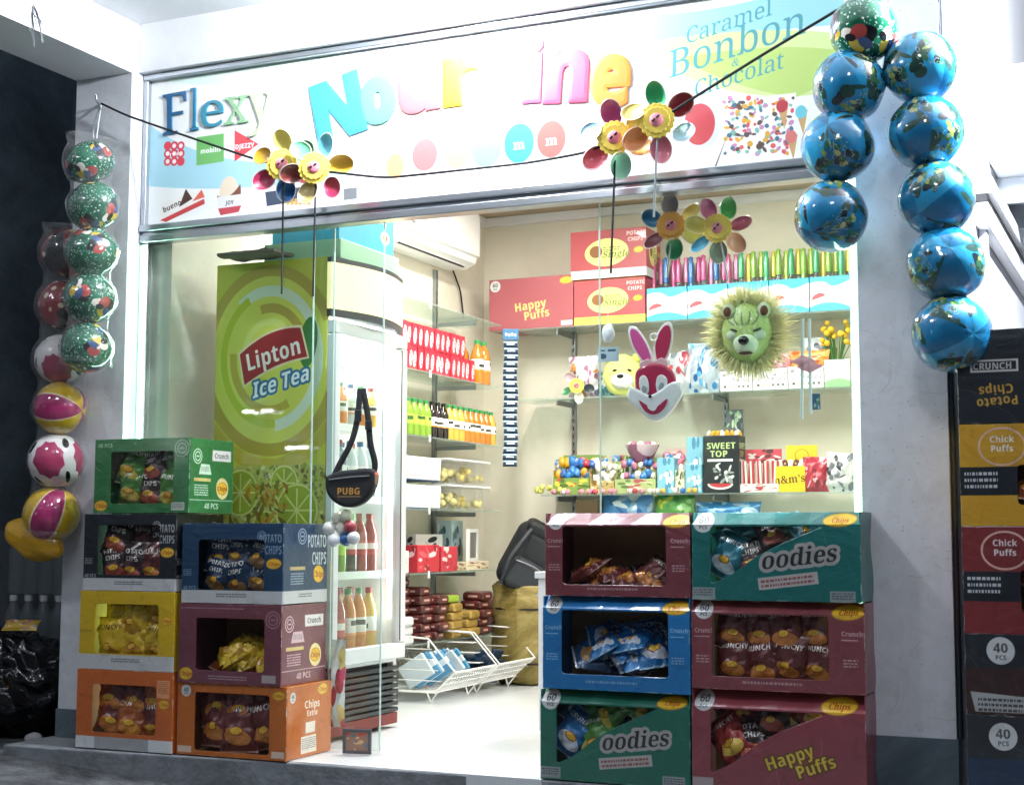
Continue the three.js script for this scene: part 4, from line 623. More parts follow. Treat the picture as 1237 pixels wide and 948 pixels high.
cube('flat_carton', 'pale green flat carton lying on top of the cooler', 'carton', span(0.5, 2.102, -0.74, 0.9, 2.19, -0.2, 0.004), P(0x9fcfae, 0.5));
cube('drinks_carton', 'sky blue carton with a white wave on top of the cooler', 'carton', span(0.53, 2.192, -0.72, 0.88, 2.42, -0.22), print(256, 128, (g, w, h) => { g.fillStyle = '#49b4d8'; g.fillRect(0, 0, w, h); g.strokeStyle = '#e3f1f6'; g.lineWidth = 10; g.beginPath(); g.moveTo(20, 50); g.quadraticCurveTo(120, 10, 220, 50); g.stroke(); g.fillStyle = '#e9dcc2'; g.beginPath(); g.ellipse(214, 84, 22, 18, 0, 0, 7); g.fill(); g.fillStyle = '#a8743c'; g.beginPath(); g.ellipse(214, 84, 12, 9, 0, 0, 7); g.fill(); }));
{ const g = rough(new THREE.BoxGeometry(0.3, 0.012, 0.16, 14, 2, 8), 0.012, 14, 2); cube('crumpled_paper', 'crumpled grey paper lying on the front edge of the cooler top', 'paper', g.translate(0.52, 2.125, -0.2 + 0.1), M(0x8a877c, 0.9)); }
/* ---------- air conditioner ---------- */
{
  const t = thing('air_conditioner', 'white wall mounted air conditioner above the left shelves', 'air conditioner', [LX + 0.002, 2.52, -1.8]);
  const ex = (pts, len, z = 0, b = 0.006) => { const s = new THREE.Shape(pts.map(p => new THREE.Vector2(...p))); return new THREE.ExtrudeGeometry(s, { depth: len, bevelEnabled: true, bevelSize: b, bevelThickness: b, bevelSegments: 2 }).translate(0, 0, -len + z); };
  mesh('housing', ex([[0.008, 0.012], [0.13, 0.008], [0.19, 0.04], [0.2, 0.07], [0.2, 0.32], [0.17, 0.345], [0.008, 0.345]], 1.0), P(0xeef0f1, 0.3, { clearcoat: 0.4 }), t);
  mesh('front_panel', ex([[0.209, 0.075], [0.222, 0.08], [0.222, 0.33], [0.209, 0.335]], 1.0, 0, 0.004), P(0xf4f5f6, 0.25, { clearcoat: 0.5 }), t);
  mesh('air_slot', span(0.135, 0.006, -0.93, 0.155, 0.012, -0.09).rotateZ(0), mat.black, t); mesh('louvre', span(0.15, 0.012, -0.93, 0.158, 0.02, -0.09), mat.white, t);
  mesh('maker_badge', span(0.227, 0.12, -0.15, 0.229, 0.135, -0.1), P(0xb0b4b8, 0.3, { metalness: 0.7 }), t);
  cube('power_cable', 'dark cable running down the wall below the air conditioner', 'cable', tube([X(547, 326, LX + 0.02), X(556, 352, LX + 0.02), X(560, 385, LX + 0.02)], 0.006, 16), mat.black);
}
/* ---------- shelving on the left wall ---------- */
const SH = [2.18, 1.79, 1.43, 1.03, 0.68, 0.3], SZ0 = -2.9, SZ1 = -1.25, SX = 0.45;
for (const z of [-2.62, -1.5]) cube('shelf_upright', 'slotted steel upright fixed to the left wall', 'shelf upright', [span(LX + 0.001, 0.2, z - 0.014, LX + 0.025, 2.5, z - 0.006), span(LX + 0.001, 0.2, z + 0.006, LX + 0.025, 2.5, z + 0.014), ...[...Array(46)].map((_, i) => span(LX + 0.004, 0.22 + i * 0.05, z - 0.006, LX + 0.022, 0.245 + i * 0.05, z + 0.006))], mat.steel, 'uprights on the left wall');
const nth = ['empty glass shelf below the air conditioner', 'glass shelf carrying the red packs', 'glass shelf carrying the juice bottles', 'glass shelf carrying the white sachets', 'glass shelf carrying the red gift boxes', 'glass shelf carrying the brown biscuit packs'];
SH.forEach((y, i) => { const t = thing('wall_shelf', nth[i] + ' on the left wall', 'shelf', [LX, y, SZ0]); mesh('glass', span(0.027, -0.008, 0, SX - LX, 0, SZ1 - SZ0), mat.shelfGlass, t); for (const z of [-2.62, -1.5]) mesh('bracket', span(0.026, -0.035, z - SZ0 - 0.006, 0.29, -0.009, z - SZ0 + 0.006), mat.steel, t); mesh('price_clip', span(SX - LX + 0.001, -0.03, 0.95, SX - LX + 0.004, 0.01, 0.97), mat.white, t); });
const redPack = print(64, 128, (g, w, h) => { g.fillStyle = '#c4283c'; g.fillRect(0, 0, w, h); g.fillStyle = '#f3dfe0'; g.beginPath(); g.ellipse(w / 2, h * 0.55, 20, 46, 0.15, 0, 7); g.fill(); g.fillStyle = '#b3243a'; for (let i = 0; i < 4; i++) g.fillRect(w * 0.36 + (i % 2) * 6, h * 0.3 + i * 16, 16, 9); g.fillRect(0, 0, w, 10); });
for (let r = 0; r < 2; r++) for (let i = 0; i < (r ? 13 : 15); i++) {
  const m = cube('wafer_pack', nthWord[i] + (r ? ' red wafer pack from the cooler in the upper row' : ' red wafer pack from the cooler in the lower row'), 'packet', box(0.07, 0.128, 0.056, 0, 0.064, 0, 0.004), redPack, r ? 'upper row of red packs' : 'lower row of red packs');
  m.position.set(SX - 0.05 + rnd(-0.006, 0.006), SH[1] + 0.001 + r * 0.129, -1.6 - i * 0.066 + r * 0); m.rotation.y = rnd(-0.06, 0.06);
}
for (let i = 0; i < 3; i++) bottle('orange soft drink bottle with green cap beside the red packs', 'orange bottles beside the red packs', 'orange', 'white', 'green', [SX - 0.06 - (i === 2 ? 0.1 : 0), SH[1] + 0.001, -2.68 - (i % 2) * 0.09], 0.085, 0.27);
const seq = ['cola', ...Array(5).fill('green'), ...Array(3).fill('black'), ...Array(3).fill('yellow'), ...Array(5).fill('orange'), 'yellow'];
seq.forEach((k, i) => bottle({ cola: 'dark cola', green: 'green juice', black: 'black', yellow: 'yellow juice', orange: 'orange juice' }[k] + ' bottle, ' + nthWord[i] + ' from the cooler on the juice shelf', 'row of juice bottles', k, k === 'green' ? 'green' : k === 'cola' ? 'red' : 'white', k === 'cola' || k === 'black' ? 'black' : 'green', [SX - 0.045, SH[2] + 0.001, -1.62 - i * 0.072], 0.066, k === 'cola' ? 0.24 : 0.205));
const sachet = print(48, 96, (g, w, h) => { g.fillStyle = '#e4e6e8'; g.fillRect(0, 0, w, h); g.fillStyle = '#b9c2cc'; g.fillRect(8, 14, 6, 60); g.fillRect(24, 20, 5, 60); g.fillStyle = '#d9b768'; g.fillRect(6, 76, 36, 12); });
for (let r = 0; r < 2; r++) {
  cube('blue_tray', r ? 'blue card tray of sachets stacked on top of another tray' : 'blue card tray of sachets standing on the glass shelf', 'tray', [span(0.2, 0, 0, 0.205, 0.12, 0.62), span(0.205, 0, 0, SX - 0.04, 0.004, 0.62), span(0.205, 0.004, 0, SX - 0.06, 0.1, 0.004)].map(g => g.translate(0, SH[3] + 0.001 + r * 0.155, -2.14)), P(0x1d4a7c, 0.6));
  for (let i = 0; i < 13; i++) { const m = cube('white_sachet', nthWord[i] + (r ? ' white sachet from the cooler in the upper blue tray' : ' white sachet from the cooler in the lower blue tray'), 'sachet', box(0.14, 0.125, 0.014, 0, 0.0625, 0, 0.005), sachet, r ? 'sachets in the upper tray' : 'sachets in the lower tray'); m.position.set(SX - 0.085, SH[3] + 0.008 + r * 0.155, -1.56 - i * 0.044); m.rotation.y = 0.35; m.rotation.z = -0.04; }
  for (let i = 0; i < 3; i++) { const t = thing('clear_tub', nthWord[i] + (r ? ' tub of yellow sweets from the sachets in the upper row' : ' tub of yellow sweets from the sachets in the lower row'), 'tub', [0.34, SH[3] + 0.001 + r * 0.15, -2.28 - i * 0.2], 0, r ? 'upper sweet tubs' : 'lower sweet tubs'); mesh('tub', box(0.2, 0.13, 0.18, 0, 0.066, 0, 0.012), mat.clear, t); mesh('lid', box(0.204, 0.012, 0.184, 0, 0.138, 0, 0.004), mat.white, t); const gs = []; for (let k = 0; k < 16; k++) gs.push(new THREE.IcosahedronGeometry(0.02, 1).translate(rnd(-0.075, 0.075), 0.028 + rnd(0, i < 2 ? 0.06 : 0.02), rnd(-0.065, 0.065))); mesh('sweets', gs, M(i === 1 ? 0xd9c45a : 0xe3d98c, 0.5), t).userData.kind = 'stuff'; }
}
const art = (bg, cs) => print(96, 96, (g, w, h) => { g.fillStyle = bg; g.fillRect(0, 0, w, h); for (let i = 0; i < 14; i++) { g.fillStyle = cs[i % cs.length]; g.beginPath(); g.ellipse(rnd(8, 88), rnd(8, 88), rnd(4, 18), rnd(3, 12), rnd(0, 3), 0, 7); g.fill(); } });
{ const put = (label, x, y, z, w, h, d, m, ry = 0) => { const o = cube('gift_box', label, 'box', box(d, h, w, 0, h / 2, 0, 0.004), m); o.position.set(x, y + 0.001, z); o.rotation.y = ry; return o; };
  put('red box with white shapes on the gift shelf beside the cooler', 0.36, SH[4], -1.98, 0.26, 0.15, 0.14, art('#c0303c', ['#e8c8c8', '#8a1d2a', '#d85a64'])); put('pink and red gift box with a pale label on the gift shelf', 0.35, SH[4], -2.24, 0.2, 0.14, 0.16, art('#c23a48', ['#d9c9c4', '#a92a38']));
  put('white box with black blotches behind the red gift boxes', 0.22, SH[4], -2.3, 0.34, 0.21, 0.1, art('#dfe1e0', ['#22262a', '#3a3f44', '#c9cccc'])); put('dark red carton at the near end of the gift shelf', 0.24, SH[4], -1.62, 0.26, 0.26, 0.14, art('#7a2a30', ['#5d1d22', '#94434a'])); put('white paper bag lying at the near end of the gift shelf', 0.39, SH[4], -1.66, 0.2, 0.12, 0.1, art('#e2e0dc', ['#cfcac4', '#f0eeea']), 0.2);
  put('pale blue patterned box behind the black photo frame', 0.24, SH[4], -2.62, 0.16, 0.29, 0.1, art('#a9c4cc', ['#5d7f8c', '#d5e3e6', '#3c5560'])); put('low cream box under the black photo frame', 0.37, SH[4], -2.6, 0.3, 0.05, 0.14, art('#d9cdb0', ['#b89a6a', '#8a5a4a']));
  const f = thing('photo_frame', 'small black panel in a white frame on the gift shelf', 'frame', [0.39, SH[4] + 0.052, -2.62], 0.2); mesh('frame', [box(0.02, 0.19, 0.02, 0, 0.095, -0.1), box(0.02, 0.19, 0.02, 0, 0.095, 0.1), box(0.02, 0.02, 0.18, 0, 0.18, 0), box(0.02, 0.02, 0.18, 0, 0.01, 0)], mat.white, f); mesh('panel', box(0.01, 0.15, 0.18, -0.003, 0.095, 0), mat.blackGloss, f);
}
const wrap = { brown: print(96, 48, (g, w, h) => { g.fillStyle = '#5d2422'; g.fillRect(0, 0, w, h); g.fillStyle = '#c9a9a0'; g.fillRect(26, 16, 44, 12); g.fillStyle = '#3d1614'; g.fillRect(0, 0, 8, h); g.fillRect(88, 0, 8, h); }), gold: P(0xb8984f, 0.35, { metalness: 0.4, bumpMap: crinkle, bumpScale: 0.004 }), mauve: P(0x7d5a5c, 0.4), white: P(0xd5d7d8, 0.4), lime: P(0x8fae34, 0.4) };
[[-1.72, 7, 'brown', 0.3], [-1.86, 8, 'brown', 0.28], [-2.0, 6, 'brown', 0.34], [-2.12, 5, 'brown', 0.38], [-2.28, 4, 'gold', 0.4], [-2.44, 5, 'mauve', 0.3], [-2.5, 3, 'gold', 0.44], [-2.66, 5, 'brown', 0.4], [-2.8, 5, 'mauve', 0.36], [-1.68, 3, 'white', 0.44]].forEach(([z, n, k, x], q) => { for (let i = 0; i < n; i++) { const m = cube('biscuit_pack', k === 'white' ? 'white packet in the low pile beside the cooler' : k + ' biscuit packet in the ' + nthWord[q] + ' pile from the cooler on the lowest shelf', 'packet', box(0.14, 0.05, 0.13, 0, 0.025, 0, 0.016), wrap[k], k + ' packets of the ' + nthWord[q] + ' pile'); m.position.set(Math.min(x, 0.4) + rnd(-0.012, 0.012), SH[5] + 0.002 + i * 0.0495, z + rnd(-0.008, 0.008)); m.rotation.y = rnd(-0.12, 0.12); } });
cube('lime_packet', 'small lime green packet lying on the gold packets', 'packet', rough(box(0.1, 0.04, 0.14, 0, 0, 0, 0.01), 0.004, 20), wrap.lime).position.set(0.4, SH[5] + 0.225, -2.26);
// wire baskets on the floor
function basket(label, z, len) {
  const t = thing('wire_basket', label, 'basket', [0.36, 0, z]), L2 = len / 2, rod = (a, b, r = 0.004) => bar(a, b, r, 5), prof = [[-0.18, 0.34], [-0.2, 0.06], [0.26, 0.06], [0.36, 0.16]];
  const sides = [], grid = [];
  for (const s of [-L2, L2]) { mesh('side_loop', [rod([-0.18, 0.36, s], [-0.2, 0.06, s], 0.005), rod([-0.2, 0.06, s], [0.26, 0.06, s], 0.005), rod([0.26, 0.06, s], [0.38, 0.17, s], 0.005), rod([0.38, 0.17, s], [0.22, 0.34, s], 0.005), rod([0.22, 0.34, s], [-0.18, 0.36, s], 0.005), ...[0, 1, 2, 3].map(i => rod([-0.19, 0.12 + i * 0.055, s], [0.3 - i * 0.02, 0.12 + i * 0.055, s], 0.0028))], mat.wire, t); mesh('foot', [rod([0.2, 0.058, s * 0.9], [0.22, 0.004, s * 0.86], 0.005), rod([0.26, 0.058, s * 0.9], [0.22, 0.004, s * 0.86], 0.005), rod([-0.15, 0.058, s * 0.9], [-0.15, 0.004, s * 0.9], 0.005)], mat.wire, t); }
  for (const [a, b] of [...prof, [0.3, 0.1], [0.33, 0.13], [-0.05, 0.06], [0.1, 0.06], [-0.19, 0.2]]) grid.push(rod([a, b, -L2], [a, b, L2], 0.0035));
  for (let i = 1; i < 16; i++) { const s = -L2 + i * len / 16; grid.push(rod([-0.2, 0.06, s], [0.26, 0.06, s], 0.0025), rod([0.26, 0.06, s], [0.38, 0.17, s], 0.0028), rod([-0.18, 0.34, s], [-0.2, 0.06, s], 0.0025)); }
  grid.push(rod([0.38, 0.17, -L2], [0.38, 0.17, L2], 0.005), rod([-0.18, 0.36, -L2], [-0.18, 0.36, L2], 0.005)); mesh('wire_grid', grid, mat.wire, t);
}
basket('white wire basket of blue packets on the floor beside the cooler', -1.95, 0.52); basket('white wire basket of dark blue packets on the floor beside the sack', -2.5, 0.5);
const bluePk = [print(64, 96, (g, w, h) => { g.fillStyle = '#4f93bd'; g.fillRect(0, 0, w, h); g.fillStyle = '#dbe6ec'; g.fillRect(0, 30, w, 26); }), P(0x1d3550, 0.4), P(0xc6d3da, 0.4)];
for (let i = 0; i < 26; i++) { const far = i > 13, m = cube('blue_packet', far ? 'dark blue packet lying in the wire basket beside the sack' : 'pale blue packet leaning in the wire basket beside the cooler', 'packet', box(0.17, 0.13, 0.022, 0, 0, 0, 0.009), far ? bluePk[1] : bluePk[i % 3 ? 0 : 2], far ? 'packets in the far basket' : 'packets in the near basket'); m.position.set(0.47 + (i % 2) * 0.04 + rnd(-0.02, 0.02), far ? 0.1 + (i % 3) * 0.025 : 0.165, far ? -2.32 - (i - 14) * 0.034 : -1.74 - i * 0.031); m.rotation.set(far ? 1.45 : rnd(0.1, 0.3), far ? rnd(-1, 1) : rnd(0.1, 0.3), far ? 0 : 0.55); }
{ // sack and backpack
  const s = thing('woven_sack', 'large olive woven sack standing in the corner under the backpack', 'sack', [0.63, 0, -2.99]);
  mesh('cloth', rough(lathe([[0, 0.002], [0.2, 0.004], [0.25, 0.05], [0.26, 0.22], [0.25, 0.36], [0.262, 0.46], [0.235, 0.53], [0.25, 0.58], [0.22, 0.61], [0.18, 0.57], [0, 0.55]], 36), 0.02, 7, 1), T(grain([142, 126, 70], 40, 256, [8, 30, 80]), 0.5, { bumpMap: fine, bumpScale: 0.003 }), s);
  for (const y of [0.13, 0.45]) mesh('strap', new THREE.TorusGeometry(0.262, 0.007, 6, 40).rotateX(Math.PI / 2).translate(0, y, 0), mat.black, s);
  const b = thing('black_backpack', 'black backpack slumped on top of the woven sack', 'backpack', [0.58, 0.56, -2.86], 0.45), tilt = [0.15, 0, -0.5], cloth = P(0x1c2025, 0.6, { bumpMap: fine, bumpScale: 0.002 });
  const bagShape = (w, h, d, x, y, z, s) => rough(new RoundedBoxGeometry(w, h, d, 8, Math.min(w, h, d) * 0.48).translate(x, y, z), 0.014, 9, s);
  mesh('main_bag', bagShape(0.34, 0.44, 0.2, 0, 0.2, -0.04, 4), cloth, b, [0, 0, 0], tilt); mesh('front_pocket', bagShape(0.26, 0.2, 0.1, 0, 0.1, 0.08, 6), P(0x262b31, 0.6), b, [0, 0, 0], tilt);
  mesh('top_flap', bagShape(0.28, 0.09, 0.18, 0, 0.38, -0.02, 2), P(0x14171b, 0.6), b, [0, 0, 0], tilt);
  for (const sx of [-0.1, 0.1]) mesh('strap', tube([[sx, 0.4, 0.03], [sx * 1.3, 0.3, 0.12], [sx * 1.5, 0.16, 0.145], [sx * 1.2, 0.0, 0.1]], 0.011, 20), P(0x3a4047, 0.6), b, [0, 0, 0], tilt);
  mesh('zip', tube([[-0.11, 0.17, 0.125], [0, 0.185, 0.135], [0.11, 0.17, 0.125]], 0.004, 12), mat.steel, b, [0, 0, 0], tilt); mesh('buckle', box(0.05, 0.03, 0.014, 0.12, 0.05, 0.13, 0.004), P(0x9aa0a6, 0.4), b, [0, 0, 0], tilt);
}
{ // hanging strip of blue sachets
  const t = thing('sachet_strip', 'long hanging strip of small blue sachets in the back corner', 'sachet strip', [0.49, 2.16, -2.95]);
  const sm = print(64, 48, (g, w, h) => { g.fillStyle = '#26466a'; g.fillRect(0, 0, w, h); g.fillStyle = '#b9d0de'; g.fillRect(0, 6, w, 12); g.fillStyle = '#e8eef0'; g.fillRect(14, 22, 36, 10); g.fillStyle = '#14263c'; g.fillRect(0, 38, w, 10); });
  mesh('header_card', box(0.1, 0.07, 0.012, 0, -0.035, 0, 0.003), print(64, 48, (g, w, h) => { g.fillStyle = '#3a76a4'; g.fillRect(0, 0, w, h); g.fillStyle = '#e8eef0'; for (let i = 0; i < 4; i++) g.fillRect(10 + i * 12, 18 + (i % 2) * 3, 8, 12); }), t, [0, 0, 0], [0, 0.5, 0]);
  for (let i = 0; i < 19; i++) { const m = mesh('sachet', pouches[i % 5], sm, t, [0.004 * Math.sin(i), -0.095 - i * 0.041, 0], [0, 0.5 + rnd(-0.1, 0.1), 0]); m.scale.set(0.09, 0.042, 0.03); }
}
/* ---------- shelving on the back wall ---------- */
const BY = [2.165, 1.725, 1.133, 0.86], BF = BZ + 0.34;
for (const x of [0.76, 1.75, 2.75]) cube('shelf_upright', 'slotted steel upright fixed to the back wall', 'shelf upright', [span(x - 0.014, 0.7, BZ + 0.001, x - 0.006, 2.5, BZ + 0.025), span(x + 0.006, 0.7, BZ + 0.001, x + 0.014, 2.5, BZ + 0.025), ...[...Array(34)].map((_, i) => span(x - 0.006, 0.72 + i * 0.05, BZ + 0.004, x + 0.006, 0.745 + i * 0.05, BZ + 0.022))], mat.steel, 'uprights on the back wall');
['glass shelf of red boxes and bubble toys', 'glass shelf of masks and small white boxes', 'glass shelf of sweet displays', 'lowest glass shelf of large bags'].forEach((n, i) => { const a = i > 1 ? 0.67 : 0.5; const t = thing('wall_shelf', n + ' on the back wall', 'shelf', [a, BY[i], BZ]); mesh('glass', span(0, -0.009, 0.027, RX - a - 0.002, 0, 0.34), mat.shelfGlass, t); for (const x of [0.76, 1.75, 2.75]) mesh('bracket', span(x - a - 0.006, -0.04, 0.026, x - a + 0.006, -0.01, 0.3), mat.steel, t); });
const zF = BF - 0.02;
function onShelf(name, label, cat, pxa, pxb, pyTop, y, d, m, group, g, back = 0) { // box whose left, right and top come from the photograph
  const z = zF - back, a = Z(pxa, 600, z).x, b = Z(pxb, 600, z).x, h = Math.max(0.03, Z((pxa + pxb) / 2, pyTop, z).y - y);
  const o = mesh(name, g || box(b - a, h, d, 0, h / 2, 0, 0.004), m, null, [(a + b) / 2, y + 0.001, z - d / 2]); return tag(o, label, cat, group);
}
const redBox = (low) => print(256, 160, (g, w, h) => { g.fillStyle = '#b24e54'; g.fillRect(0, 0, w, h); g.fillStyle = low; g.fillRect(0, h * 0.82, w, h); g.fillStyle = '#efe08a'; g.beginPath(); g.ellipse(w * 0.48, h * 0.47, 74, 46, -0.05, 0, 7); g.fill(); g.fillStyle = '#8a5a2a'; g.beginPath(); g.ellipse(w * 0.34, h * 0.45, 22, 20, 0, 0, 7); g.fill(); g.fillStyle = '#6a8a2a'; g.font = 'italic bold 30px serif'; g.fillText('Single', w * 0.42, h * 0.58); lines(g, w * 0.44, h * 0.36, 56, 2, '#7a9a3a', 8); g.fillStyle = '#f0d0d0'; g.font = 'bold 18px sans-serif'; g.fillText('POTATO', w * 0.74, 24); g.fillText('CHIPS', w * 0.76, 44); ovalLogo(g, w * 0.9, h * 0.46, 16, 10, ''); });
onShelf('crisp_carton', 'wide dusty red crisp carton on the top shelf in the corner', 'carton', 590, 693, 335, BY[0], 0.28, print(320, 180, (g, w, h) => { g.fillStyle = '#a8565e'; g.fillRect(0, 0, w, h); badge(g, 24, 24, 20, '60'); ovalLogo(g, w * 0.92, 18, 24, 12, ''); g.fillStyle = '#ecd07a'; g.font = 'bold 40px sans-serif'; g.textAlign = 'center'; g.save(); g.translate(w * 0.5, h * 0.62); g.rotate(-0.12); g.fillText('Happy', 0, 0); g.fillText('Puffs', 20, 36); g.restore(); g.fillStyle = '#efe6e0'; g.fillRect(w * 0.86, h * 0.88, 42, 16); }));
const rb = onShelf('crisp_carton', 'red carton with yellow oval and yellow foot on the top shelf', 'carton', 694, 781, 337, BY[0], 0.26, redBox('#e6cf5a'));
{ const y2 = Z(736, 336, zF).y; onShelf('crisp_carton', 'red carton with yellow oval and white foot stacked on another red carton', 'carton', 690, 783, 277, y2 + 0.002, 0.27, redBox('#e6e4e0')); }
const bub = print(192, 160, (g, w, h) => { g.fillStyle = '#e6eaec'; g.fillRect(0, 0, w, h); g.fillStyle = '#4ab3d6'; g.beginPath(); g.moveTo(0, 0); g.lineTo(w, 0); g.lineTo(w, 22); g.quadraticCurveTo(w * 0.6, 60, w * 0.5, 40); g.quadraticCurveTo(w * 0.3, 10, 0, 30); g.fill(); g.beginPath(); g.moveTo(0, h); g.lineTo(0, h - 20); g.quadraticCurveTo(w * 0.5, h - 60, w, h - 14); g.lineTo(w, h); g.fill(); g.fillStyle = '#c9505a'; g.beginPath(); g.ellipse(w * 0.22, h * 0.62, 34, 22, -0.3, 3.2, 6.3); g.fill(); g.fillStyle = '#8fa9b8'; g.font = 'bold 30px sans-serif'; g.fillText('Bubble', w * 0.36, h * 0.5); g.strokeStyle = '#5d6870'; g.lineWidth = 3; g.strokeRect(w * 0.5, h * 0.56, 70, 22); g.fillStyle = '#5d6870'; g.font = 'bold 15px sans-serif'; g.fillText('For kids', w * 0.53, h * 0.66); });
for (let i = 0; i < 5; i++) onShelf('bubble_toy_box', 'white and sky blue bubble toy box in the row on the top shelf', 'box', 783 + i * 50, 832 + i * 50, 347 - i * 3.5, BY[0], 0.12, bub, 'row of bubble toy boxes');
const wandTube = lathe([[0, 0], [0.015, 0], [0.016, 0.01], [0.016, 0.2], [0, 0.2]], 10), wandHead = lathe([[0.019, 0.19], [0.02, 0.3], [0.012, 0.32], [0.016, 0.34], [0, 0.35]], 10);
for (let i = 0; i < 32; i++) { const k = Math.floor(i / 32 * 4), c = i < 14 ? [0xc75a8c, 0xd98ab0, 0x2f6fae, 0xc75a8c][i % 4] : [0x8fbf5a, 0xb9d46a, 0x4fae7a, 0xe0d05a][i % 4], nm = i < 14 ? (i % 4 === 2 ? 'blue' : 'pink') : (i % 4 === 3 ? 'yellow' : 'green'); const p = Z(790 + i * 7.6, 400, zF - 0.16), t = thing('bubble_wand', nm + ' bubble wand standing in the row behind the bubble toy boxes', 'bubble wand', [p.x, BY[0] + 0.06 + 0.003 * (i % 3), zF - 0.16 - (i % 2) * 0.035], 0, nm + ' bubble wands'); mesh('tube', wandTube, i % 3 ? liquids.clear : foilMat(c), t); mesh('cap', wandHead, foilMat(c), t); }
cube('wand_tray', 'white card tray the bubble wands stand in', 'tray', span(Z(786, 400, zF - 0.17).x, BY[0] + 0.001, zF - 0.225, Z(1036, 400, zF - 0.17).x, BY[0] + 0.058, zF - 0.13), mat.white);
// middle shelf
const dots = print(160, 110, (g, w, h) => { g.fillStyle = '#e2e4e2'; g.fillRect(0, 0, w, h); for (let i = 0; i < 26; i++) { g.fillStyle = ['#8a9098', '#b9bcc0', '#a9a2b0'][i % 3]; g.beginPath(); g.ellipse(rnd(10, 150), rnd(8, 64), rnd(3, 12), rnd(3, 8), rnd(0, 3), 0, 7); g.fill(); } ['#4a4a4e', '#d8d0a0', '#d9c8a8', '#7a6a5a', '#5a6a6a', '#6a6a70'].forEach((c, i) => { g.fillStyle = c; g.beginPath(); g.ellipse(24 + i * 23, 86, 7, 7, 0, 0, 7); g.fill(); }); });
[[872, 911], [912, 954], [955, 998]].forEach(([a, b], i) => onShelf('toy_box', 'small white box with a row of dots along the mask shelf', 'box', a, b, 448 - i * 3, BY[1], 0.12, dots, 'white dotted boxes'));
onShelf('toy_box', 'small white box with a green hill print at the end of the mask shelf', 'box', 999, 1030, 434, BY[1], 0.12, print(96, 96, (g, w, h) => { g.fillStyle = '#e2e4e4'; g.fillRect(0, 0, w, h); g.fillStyle = '#8fc08a'; g.beginPath(); g.ellipse(50, 92, 56, 26, 0, 0, 7); g.fill(); for (let i = 0; i < 14; i++) { g.fillStyle = '#9aa0a8'; g.fillRect(rnd(4, 90), rnd(4, 60), 6, 4); } }));
function blob(name, label, cat, px, py, back, w, h, d, m, s = 1, amp = 0.14, base = null) { const z = zF - back; const g = rough(new THREE.SphereGeometry(1, 18, 12), amp, 1.7, s * 3.3).scale(w / 2, h / 2, d / 2); g.computeVertexNormals(); const p = Z(px, py, z); if (base !== null) { g.computeBoundingBox(); p.y = base - g.boundingBox.min.y + 0.001; } return cube(name, label, cat, g, m).position.copy(p); }
const shiny = (c) => P(c, 0.25, { clearcoat: 0.7, bumpMap: crinkle, bumpScale: 0.005 }), cell = (map) => foil(map);
const bagArt = (bg, cs) => foil(canvas(96, 96, (g, w, h) => { g.fillStyle = bg; g.fillRect(0, 0, w, h); for (let i = 0; i < 26; i++) { g.fillStyle = cs[i % cs.length]; g.beginPath(); g.ellipse(rnd(0, 96), rnd(0, 96), rnd(3, 16), rnd(2, 10), rnd(0, 3), 0, 7); g.fill(); } }));
const toyBag = (label, px, py, w, h, m, base, back = 0.05, rz = 0) => { const p = Z(px, py, zF - back), o = tag(mesh('toy_bag', pouches[Math.floor(rnd(0, 5))], m), label, 'toy bag'); o.scale.set(w, h, 0.09); o.position.set(p.x, base + h / 2 + 0.002, p.z); o.rotation.z = rz; return o; };
toyBag('clear bag of a pink toy with silver top on the mask shelf', 705, 440, 0.2, 0.26, bagArt('#c9ccd0', ['#b06a8c', '#8a5a72', '#d9dde0', '#c98a4a', '#3a4a5c']), BY[1], 0.09);
toyBag('silver and red foil toy bag beside the rabbit mask', 826, 430, 0.22, 0.26, bagArt('#b9bec4', ['#a03a4a', '#d9dde0', '#8a9098', '#c9505a']), BY[1], 0.08, 0.2);
toyBag('blue toy in a silver foil bag on the mask shelf', 850, 430, 0.19, 0.3, bagArt('#a9b8c4', ['#2f7ab0', '#1f5a94', '#dbe6ec', '#59a6cf']), BY[1], 0.06);
toyBag('orange spotted toy bag lying on the white dotted boxes', 978, 420, 0.24, 0.12, bagArt('#e09a4a', ['#f0c06a', '#d06a3a', '#e8d08a']), BY[1] + 0.105, 0.08);
toyBag('pink toy bag lying on the white dotted boxes', 943, 430, 0.12, 0.11, bagArt('#d990a8', ['#e8b8c8', '#b86a8c', '#f0dfe4']), BY[1] + 0.105, 0.07);
toyBag('lilac toy bag lying on the dotted boxes beside the fur mask', 902, 430, 0.16, 0.09, bagArt('#c9c4d0', ['#b0a0b8', '#e0dce4', '#d9c0b0']), BY[1] + 0.1, 0.07);
toyBag('grey and white toy bag standing behind the orange spotted bag', 985, 400, 0.16, 0.2, bagArt('#c4c8cc', ['#8a8f98', '#e2e4e6', '#5a5f68']), BY[1] + 0.11, 0.16);
